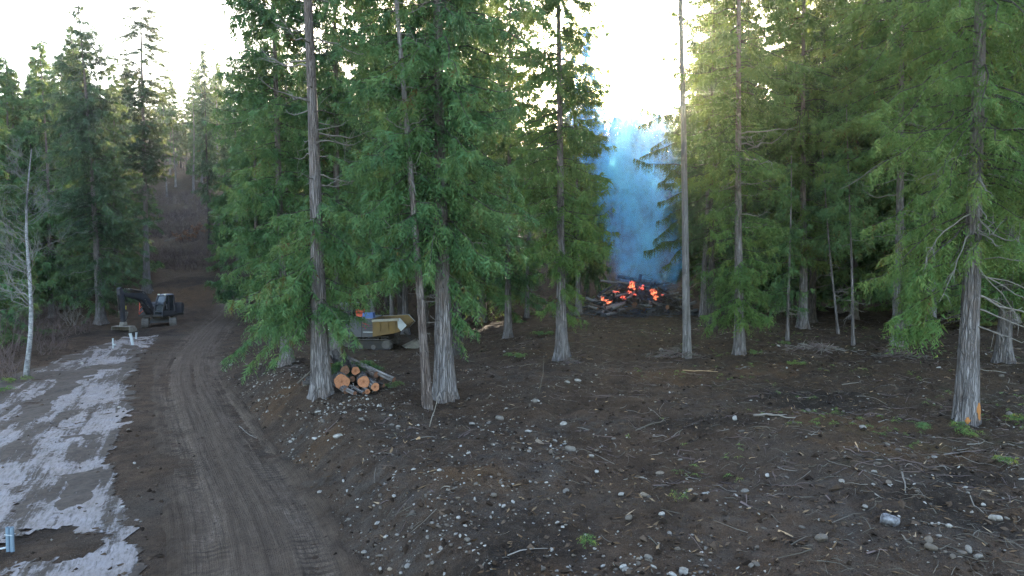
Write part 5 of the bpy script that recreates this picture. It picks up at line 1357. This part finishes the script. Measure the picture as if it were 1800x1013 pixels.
NAMED = [  # row and column where its foot shows, width in pixels
 (1562, 928, 36, 'lichen', 'big grey lichen patched boulder half sunk in the soil'), (995, 870, 15, 's', 'round pale stone largest of its little heap near the slope middle'), (1691, 981, 22, 's', 'largest of the pale stones gathered by the lower corner'),
 (1703, 973, 18, 's', 'bluish pale stone resting against the largest corner stone'), (1719, 984, 15, 's', 'small pale stone last in the corner row of stones'), (1674, 983, 13, 's', 'small stone on the near side of the corner stones'),
 (1728, 892, 12, 's', 'white egg shaped stone on the dark soil under the scarred cedar'), (1750, 919, 20, 's', 'flat white stone further out past the egg shaped one'), (1771, 916, 11, 's', 'little white stone next to the flat white one'),
 (1636, 970, 22, 'w', 'brownish block stone in front of the corner stones'), (1632, 955, 18, 'w', 'dull brown stone lying above the brownish block stone'), (1517, 756, 13, 's', 'lone pale round stone in the litter left of the scarred cedar'),
 (1643, 810, 15, 's', 'pointed pale stone below the scarred cedar'), (1579, 797, 15, 's', 'pale flat stone among green litter'), (1774, 733, 14, 's', 'smooth pale stone beyond the scarred cedar foot'), (1562, 853, 14, 'w', 'brownish grey stone above the lichened boulder'),
 (1621, 610, 15, 'w', 'brown rounded boulder beside the dead limbed conifer'), (1349, 840, 11, 's', 'pale stone uppermost of a close pair'), (1383, 843, 10, 's', 'small stone with another beneath it in the litter'),
 (1160, 838, 16, 'w', 'tan upright stone in the middle of the slope'), (1105, 915, 13, 's', 'squarish pale stone below the tan upright stone'), (1163, 908, 12, 's', 'domed grey stone below the tan upright stone'), (1092, 874, 13, 's', 'flat pale stone in the mid slope scatter'),
 (1132, 876, 16, 'w', 'knobbly stone pile centre on the mid slope'), (1178, 943, 12, 's', 'pale stone alone on the lower slope'), (1140, 987, 18, 's', 'large pale stone at the bottom edge'), (1310, 869, 15, 's', 'flat white stone on the grassy rim of the slope'),
 (1320, 1000, 14, 's', 'rough pale stone at the bottom edge near the twigs'), (885, 894, 11, 's', 'pale stone at the dark earth patch corner'), (1039, 807, 13, 's', 'elongate pale stone upper slope'), (969, 800, 14, 's', 'lumpy pale stone upper slope'), (980, 810, 10, 'w', 'grey stone just below the lumpy pale stone'),
 (991, 751, 13, 's', 'pale slab stone below the flared cedar'), (940, 710, 12, 's', 'angular pale stone under the gravel bank'), (997, 676, 11, 's', 'pale stone in front of the flared cedar base'), (1016, 673, 11, 's', 'small stone neighbouring the one before the flared cedar'),
 (1292, 740, 12, 's', 'white stone under the conifer with low boughs'), (1304, 763, 11, 's', 'white stone just below another under the low boughed conifer'), (830, 750, 12, 's', 'white angular stone below the broad fluted cedar'), (878, 742, 17, 's', 'irregular pale rock above the bank'),
 (567, 745, 13, 's', 'pale stone high on the bank below the big grey cedar'), (699, 757, 10, 's', 'square bluish stone on the bank'), (539, 872, 10, 's', 'round stone at the toe of the bank'), (562, 869, 11, 's', 'pale stone a little up from the bank toe'), (668, 876, 11, 's', 'pale stone second of the pair in the bank scatter'),
 (693, 876, 10, 's', 'pale stone third along in the bank scatter'), (716, 1000, 12, 's', 'pale stone at the bottom edge by the track'), (664, 925, 12, 's', 'greenish grey stone low on the bank'), (640, 975, 12, 's', 'stone on top of the cluster at the bank toe'), (1060, 998, 9, 's', 'tiny round stone at the bottom edge of the dark patch'),
 (760, 993, 10, 's', 'pale stone low on the bank by the frame bottom'), (1330, 967, 12, 's', 'pale stone right of the lower slope twigs'), (1480, 850, 11, 's', 'white stone on the litter next to a stick'), (1560, 745 + 40, 9, 's', 'small pale stone over the green litter'), (1612, 868, 11, 's', 'white chalky stone above the lichened boulder'),
 (1520, 895, 12, 's', 'white pointed stone above and beside the lichened boulder'), (1640, 925, 9, 's', 'white pebble stone past the lichened boulder'), (1650, 650, 9, 's', 'pale stone seen beside the scarred cedar trunk'), (1760, 665, 10, 's', 'two toned stone behind the scarred cedar')]
me_l = stone_mesh(41, 'stone_lichen', 2)
used_xy = []
for px, py, w, kd, lab in NAMED:
    p = ground_at(px, py - w * .25); r = w * p[1] / FPX * .52
    me = me_l if kd == 'lichen' else SM[random.randrange(9)] if kd == 's' else SM[9 + random.randrange(3)]
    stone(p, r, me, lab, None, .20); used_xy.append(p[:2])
# scattered ones
def stone_density(x, y):
    rd = float(road_d(x, y))
    if rd < 1.5: return .0 if rd > -2 else .03
    d = .55 * math.exp(-max(rd - 1.6, 0) / 1.7) * (1 if y < 27 else .25)
    d += (.07 if x < 4 else .03) * (1.0 if y < 27 else .35)
    return d * (1.0 + 1.3 * float(np.clip(fbm(np.array(x * .5), np.array(y * .5), 131, 3), -.8, 1.4)))
REG = lambda x, y: ('pale stone of the bank beside the rutted track', 'stones along the track bank') if road_d(x, y) < 4.2 and y < 30 else (('small pale stone in the needle litter under the conifers', 'stones in the litter') if y > 26 else (('pale stone scattered on the open stony slope', 'stones of the open slope') if x < 5 else ('pale stone lying on the twiggy dark soil', 'stones of the twiggy soil')))
cand = []
while len(cand) < 2900:
    y = 9.5 + 34 * random.random() ** .95; x = random.uniform(-.78, .78) * y
    if random.random() * .45 < stone_density(x, y):
        rr = .016 * math.exp(abs(random.gauss(0, .62))) * (1.0 if y < 26 else 1.3)
        cand.append((rr / y, x, y, rr))
cand.sort(reverse=True)
for k, (_, x, y, r) in enumerate(cand[:235]):
    lab, g = REG(x, y); r = min(r, .13) * 1.05
    stone((x, y, float(z_full(x, y))), r, SM[random.randrange(12) if random.random() < .4 else random.randrange(9)], lab, g, .22)
extra = 7000
OCT = (np.array([(1, 0, 0), (0, 1, 0), (-1, 0, 0), (0, -1, 0), (0, 0, 1), (0, 0, -1)], float), np.array([(0, 1, 4), (1, 2, 4), (2, 3, 4), (3, 0, 4), (1, 0, 5), (2, 1, 5), (3, 2, 5), (0, 3, 5)]))
def bits(mb, base, R_, rs, sq, lift, rough=.2, tilt=.25):
    v0, f0 = base; n = len(R_); zz = z_full(R_[:, 0], R_[:, 1])
    w = v0[None] * (1 + rs.normal(0, rough, (n, len(v0), 1))) * np.array(sq)
    w[..., 2] += (w[..., 0] * rs.normal(0, tilt, n)[:, None] + w[..., 1] * rs.normal(0, tilt, n)[:, None])
    a = rs.uniform(0, 6.28, n); wx = w[..., 0] * np.cos(a)[:, None] - w[..., 1] * np.sin(a)[:, None]; wy = w[..., 0] * np.sin(a)[:, None] + w[..., 1] * np.cos(a)[:, None]
    w = np.stack([wx, wy, w[..., 2]], -1) * R_[:, 2][:, None, None] + np.stack([R_[:, 0], R_[:, 1], zz + R_[:, 2] * lift], -1)[:, None]
    mb.add(w.reshape(-1, 3), tris=(f0[None] + (np.arange(n) * len(v0))[:, None, None]).reshape(-1, 3), tint=np.repeat(rs.random(n), len(v0)))
b = MB()
bits(b, ICO[0], np.array([(x, y, r) for _, x, y, r in cand[235:]]), rs, (1.15, .8, .6), .25)
yy = 9 + 26 * rs.random(extra) ** 1.1; xx = rs.uniform(-.78, .78, extra) * yy; kp = (road_d(xx, yy) > 1.3) & (rs.random(extra) < np.clip((.55 * np.exp(-np.maximum(road_d(xx, yy) - 1.5, 0) / 2.2) + .22) * (1 + 1.3 * fbm(xx * .6, yy * .6, 171, 3)), 0, 1))
bits(b, OCT, np.stack([xx[kp], yy[kp], np.exp(rs.normal(0, .4, kp.sum())) * .012], -1), rs, (1.15, .8, .6), .25)
tag(b.build('pebbles', M['stone'], tint=True), 'small stones and gravel strewn over the dark soil', None, None, 'stuff')
# clods of earth, bark bits
def mat_bits(name, stops):
    n = NT(name); c = n.ramp(n.attr('tint'), stops); return n.fin(c, .95, None, 0, .1)
M['clod'] = mat_bits('soil_clod', [(0.0, (.012, .008, .006)), (.6, (.040, .026, .018)), (1.0, (.085, .06, .045))])
M['bit'] = mat_bits('bark_bits', [(0.0, (.03, .018, .011)), (.6, (.10, .062, .036)), (.9, (.17, .115, .07)), (1.0, (.30, .22, .15))])
n = 11000; yy = 9 + 32 * rs.random(n) ** 1.15; xx = rs.uniform(-.8, .8, n) * yy; kp = (road_d(xx, yy) > 1.25) | ((road_d(xx, yy) < -1.6) & (rs.random(n) < .4)) | (rs.random(n) < .15); xx, yy = xx[kp], yy[kp]
b = MB(); bits(b, OCT, np.stack([xx, yy, np.minimum(np.exp(rs.normal(0, .55, len(xx))) * .028, .085)], -1), rs, (1.2, 1, .65), .1, .3)
tag(b.build('soil_clods', M['clod'], tint=True), 'crumbled lumps of dark soil', None, None, 'stuff')
n = 12000; yy = 9 + 36 * rs.random(n) ** 1.1; xx = rs.uniform(-.5, .8, n) * yy; kp = (road_d(xx, yy) > 1.8) & (rs.random(n) < np.clip(.25 + .5 * sstep(-3, 9, xx + .35 * (yy - 18)) + .5 * fbm(xx * .5, yy * .5, 181, 3), 0, 1)); xx, yy = xx[kp], yy[kp]
b = MB(); bits(b, OCT, np.stack([xx, yy, np.minimum(np.exp(rs.normal(0, .5, len(xx))) * .034, .075)], -1), rs, (1.5, .35, .16), .25, .3, .3)
tag(b.build('bark_litter', M['bit'], tint=True), 'torn bark and wood bits strewn over the soil', None, None, 'stuff')

# ------------------------------------------------------------------ sticks, chips, weeds
def scatter_sticks(n, ylo, yhi, yp, cond, L, r, mat, name, label, seed, lift=.02, tilt=.12):
    rs = np.random.default_rng(seed); yy = ylo + (yhi - ylo) * rs.random(n) ** yp; xx = rs.uniform(-.8, .8, n) * yy
    kp = cond(xx, yy, rs); xx, yy = xx[kp], yy[kp]; n = len(xx); a = rs.uniform(0, 6.28, n); LL = np.exp(rs.normal(math.log(L), .55, n))
    d = np.stack([np.cos(a), np.sin(a)], -1); P = []
    bend = rs.normal(0, .07, n) * LL
    for s, bb in ((-.5, 0), (-.17, .8), (.17, 1), (.5, .1)):
        x = xx + d[:, 0] * LL * s - d[:, 1] * bend * bb; y = yy + d[:, 1] * LL * s + d[:, 0] * bend * bb
        P.append(np.stack([x, y, z_full(x, y) + lift + np.abs(rs.normal(0, tilt, n)) * LL * .35 * (s + .5)], -1))
    P = np.stack(P, 1); rr = (r * np.exp(rs.normal(0, .4, n)))[:, None] * np.array([[1, .9, .7, .35]])
    b = MB(); v, q = tubes(P, rr, 3); b.add(v, quads=q)
    tag(b.build(name, M[mat]), label, None, None, 'stuff')
right = lambda x, y, rs: (road_d(x, y) > 2.2) & (rs.random(len(x)) < np.clip(.12 + .75 * sstep(-3, 9, x + .35 * (y - 18)) + .3 * fbm(x * .4, y * .4, 141, 2), 0, 1))
scatter_sticks(7500, 9, 46, 1.2, right, .20, .0050, 'twig', 'twig_litter', 'dry twigs littering the dark soil', 1)
scatter_sticks(900, 10, 46, 1.0, right, .36, .0075, 'deadlimb', 'dead_sticks', 'pale broken sticks strewn under the trees', 2)
scatter_sticks(4200, 12, 60, 1.0, right, .34, .009, 'brush', 'dark_sticks', 'dark twigs and roots in the litter', 3)
M['chip'] = simple('fresh_wood_chip', (.42, .27, .15), .85, dirt=(.2, .13, .08), amt=.5)
scatter_sticks(420, 10, 40, 1.1, right, .10, .011, 'chip', 'wood_chips', 'fresh tan wood chips in the litter', 4, tilt=.05)
left = lambda x, y, rs: (road_d(x, y) < -7) | ((np.abs(road_d(x, y)) > 1.7) & (rs.random(len(x)) < .10))
scatter_sticks(1500, 9, 60, 1.0, left, .35, .009, 'brush', 'bank_twigs', 'dark twigs on the outer bank of the clearing', 6)
# sticks that stand out
for k, (x0, y0, x1, y1, r, mt, lab) in enumerate([
    (1325, 733, 1398, 738, .035, 'deadlimb', 'long pale barked stick lying on the soil below the saplings'), (1585, 832, 1592, 869, .018, 'deadlimb', 'pale forked stick with green leaf on the dark soil'), (755, 752, 772, 690, .016, 'deadlimb', 'thin bent pale stick at the slim leaning trunk foot'),
    (1118, 758, 1176, 736, .018, 'twig', 'long brown stick slanting over the upper slope'), (1140, 945, 1160, 968, .012, 'twig', 'short crooked stick on the lower slope'), (1480, 678, 1510, 674, .022, 'deadlimb', 'pale broken stick beyond the grassy litter'),
    (1700, 783, 1730, 778, .016, 'deadlimb', 'pale stick lying under the scarred cedar'), (1200, 652, 1262, 655, .02, 'chip', 'tan split stick near the bare trunk'), (948, 690, 956, 625, .012, 'twig', 'upright thin stick beside the flared cedar'), (1590, 870, 1640, 880, .010, 'twig', 'arched twig above the lichened boulder'), (420, 750, 452, 772, .014, 'deadlimb', 'pale stick on the track bank')]):
    a_, c_ = ground_at(x0, y0), ground_at(x1, y1); a_ = a_ + [0, 0, r * 1.2]; c_ = c_ + [0, 0, r * 1.6]
    if x0 in (755, 948): c_ = at_depth(x1, y1, a_[1] + .1)
    rs_ = np.random.default_rng(950 + k); t = np.linspace(0, 1, 7)[:, None]; L_ = float(np.linalg.norm(c_ - a_))
    P = a_ * (1 - t) + c_ * t + np.cumsum(rs_.normal(0, .012, (7, 3)), 0) * L_ * np.sin(t * math.pi); P[:, 2] = np.maximum(P[:, 2], z_full(P[:, 0], P[:, 1]) + r)
    b = MB(); b.tube(P, r * (1 - .55 * t[:, 0]), 6)
    for j in (2, 4):
        dv = (c_ - a_) * .18 + rs_.normal(0, .07, 3) * L_; dv[2] = abs(dv[2]) * .5; b.tube(np.array([P[j], P[j] + dv * .5, P[j] + dv]), [r * .5, r * .35, r * .15], 4)
    tag(b.build('stick', M[mt], None, smooth=True), lab, 'stick')
# twig heaps
def heap(px, py, w, h, n, seed, label, mats=('twig', 'brush'), name='twig_heap', rad=.014):
    p = ground_at(px, py); rs = np.random.default_rng(seed); root = empty(name, tuple(p)); tag(root, label, 'brush pile')
    for m_, frac in zip(mats, (.5, .5)):
        k = int(n * frac); c = np.stack([rs.normal(0, w * .3, k), rs.normal(0, w * .18, k), rs.uniform(.02, 1, k) * h * .7], -1); c[:, 2] *= np.exp(-(c[:, 0] / (w * .4)) ** 2)
        d = nrm(np.stack([rs.normal(0, 1, k), rs.normal(0, .7, k), rs.normal(.1, .3, k)], -1)) * rs.uniform(.2, .7, k)[:, None] * w * .5
        P = np.stack([c - d * .5, c + rs.normal(0, .03, c.shape), c + d * .5], 1); g = z_full(P[..., 0] + p[0], P[..., 1] + p[1]) - p[2] + .02; P[..., 2] = np.maximum(P[..., 2], g)
        b = MB(); v, q = tubes(P, (rad * np.exp(rs.normal(0, .4, k)))[:, None] * np.array([[1, .8, .35]]), 4); b.add(v, quads=q); b.build({'twig': 'pale_twigs', 'brush': 'dark_twigs', 'deadlimb': 'grey_twigs'}[m_], M[m_], root)['kind'] = 'stuff'
heap(1188, 628, 1.9, .55, 110, 31, 'root and twig heap round the bare trunk foot')
heap(1432, 616, 2.2, .5, 130, 32, 'heap of grey bare twigs below the thin saplings', ('deadlimb', 'brush'))
heap(1580, 628, 1.8, .5, 90, 33, 'dark root heap at the dead limbed conifer foot')
heap(1005, 640, 1.0, .3, 50, 34, 'broken root splinters by the flared cedar base')
# green plants
def plant(px, py, n, leaf, spread, mat, label, seed, name='fern', cat='plant', h=.3):
    p = ground_at(px, py); rs = np.random.default_rng(seed); b = MB(); a = rs.uniform(0, 6.28, n); L = rs.uniform(.6, 1.1, n) * spread
    P = np.stack([np.stack([np.cos(a) * L * s, np.sin(a) * L * s, h * (1.9 * s - 1.3 * s * s) * rs.uniform(.7, 1.2, n)], -1) for s in np.linspace(0, 1, 5)], 1)
    foliage(b, rs, P, L, spacing=.045, leaf=leaf * .75, K=4, droop=.15, side=1, fwd=.5, blen=(.03, .09), t0=.25, width=.4, tintc=.62, tvar=.15)
    o = b.build(name, M[mat], None, tint=True); o.location = tuple(p); tag(o, label, cat); return o
M['green'] = mat_leaf('low_green_leaves', (.02, .045, .02), (.045, .11, .035), (.09, .17, .045), (.25, .22, .04))
for k, (px, py, n, lf, sp_, mt, lab) in enumerate([
    (1034, 968, 14, .055, .14, 'green', 'single bright green weed at the bottom of the slope'), (1622, 760, 12, .06, .26, 'cedar', 'blue green fern sprig below the scarred cedar'), (1686, 758, 14, .06, .24, 'green', 'yellow green weed at the foot of the scarred cedar'), (1702, 770, 12, .06, .30, 'yew', 'dull green grass tuft below the scarred cedar'),
    (1766, 822, 10, .06, .22, 'green', 'green weed near the picture edge on the litter'), (1785, 745, 12, .06, .25, 'green', 'green leaves past the scarred cedar at the picture edge'), 
    (1330, 625, 10, .07, .35, 'cedar', 'green sprig at the low boughed conifer foot'), (1400, 645, 10, .07, .38, 'yew', 'grassy tuft below the short cedar sapling'), (905, 630, 14, .08, .6, 'cedar', 'green seedling conifer left of the flared cedar'), (955, 590, 16, .09, .7, 'cedar', 'low bushy seedling behind the flared cedar'), (1195, 885, 8, .045, .15, 'green', 'tiny weed on the mid slope'), (1380, 609, 9, .07, .30, 'cedar', 'pale green leaf clump at the short sapling foot'),
    (690, 684, 12, .07, .40, 'cedar', 'cut green sprig at the far end of the log stack'), (30, 672, 14, .07, .55, 'yew', 'yellowish fern clump beside the birch foot'), (5, 690, 14, .07, .5, 'green', 'fern at the torn fabric corner'), ]):
    plant(px, py, n, lf, sp_, mt, lab, 1000 + k)
rsx = np.random.default_rng(66); b = MB(); n = 1500; yy = 11 + 30 * rsx.random(n) ** 1.2; xx = rsx.uniform(-.05, .8, n) * yy
kp = (fbm(xx * .35, yy * .35, 151, 3) > .25) & (xx > .2 * yy - 1); xx, yy = xx[kp], yy[kp]; n = len(xx); a = rsx.uniform(0, 6.28, n)
p0 = np.stack([xx, yy, z_full(xx, yy) + .02], -1); dv = np.stack([np.cos(a), np.sin(a), rsx.uniform(.1, .5, n)], -1) * rsx.uniform(.1, .3, n)[:, None]
foliage(b, rsx, np.stack([p0 + dv * s for s in np.linspace(0, 1, 4)], 1), np.full(n, .22), spacing=.06, leaf=.05, K=5, droop=.2, blen=(.05, .14), width=.4, tintc=.55)
tag(b.build('ground_weeds', M['yew'], None, tint=True), 'sparse green weeds and fallen needles among the twigs', None, None, 'stuff')
# undergrowth below the far wood
rsx = np.random.default_rng(67); b = MB(); n = 1500; yy = rsx.uniform(52, 100, n); xx = rsx.uniform(-.2, .8, n) * yy; kp = (fbm(xx * .2, yy * .2, 161, 3) > -.1) & (np.hypot(xx - fc[0], yy - fc[1]) > 6); xx, yy = xx[kp], yy[kp]; n = len(xx)
a = rsx.uniform(0, 6.28, n); p0 = np.stack([xx, yy, z_full(xx, yy)], -1); dv = np.stack([np.cos(a) * .7, np.sin(a) * .7, rsx.uniform(.4, 1.2, n)], -1) * rsx.uniform(.4, 1.1, n)[:, None]
foliage(b, rsx, np.stack([p0 + dv * s for s in np.linspace(0, 1, 4)], 1), np.full(n, .9), spacing=.16, leaf=.22, K=5, droop=.3, blen=(.15, .45), width=.35, tintc=.5)
tag(b.build('undergrowth', M['yew'], None, tint=True), 'scrubby brownish green undergrowth below the far wood', None, None, 'stuff')
# ------------------------------------------------------------------ air
HAZE = .0003
n = NT('thin_forest_haze'); n.n.remove(n.b)
vol = n.new('ShaderNodeVolumePrincipled', {'Color': (.86, .91, 1.0), 'Density': HAZE, 'Anisotropy': .86})
n.t.links.new(vol.outputs[0], n.out.inputs[1])
b = MB(); b.box((0, 150, 28), (700, 560, 190))
tag(b.build('haze', n.m), 'thin hazy air between the trees', None, None, 'stuff')
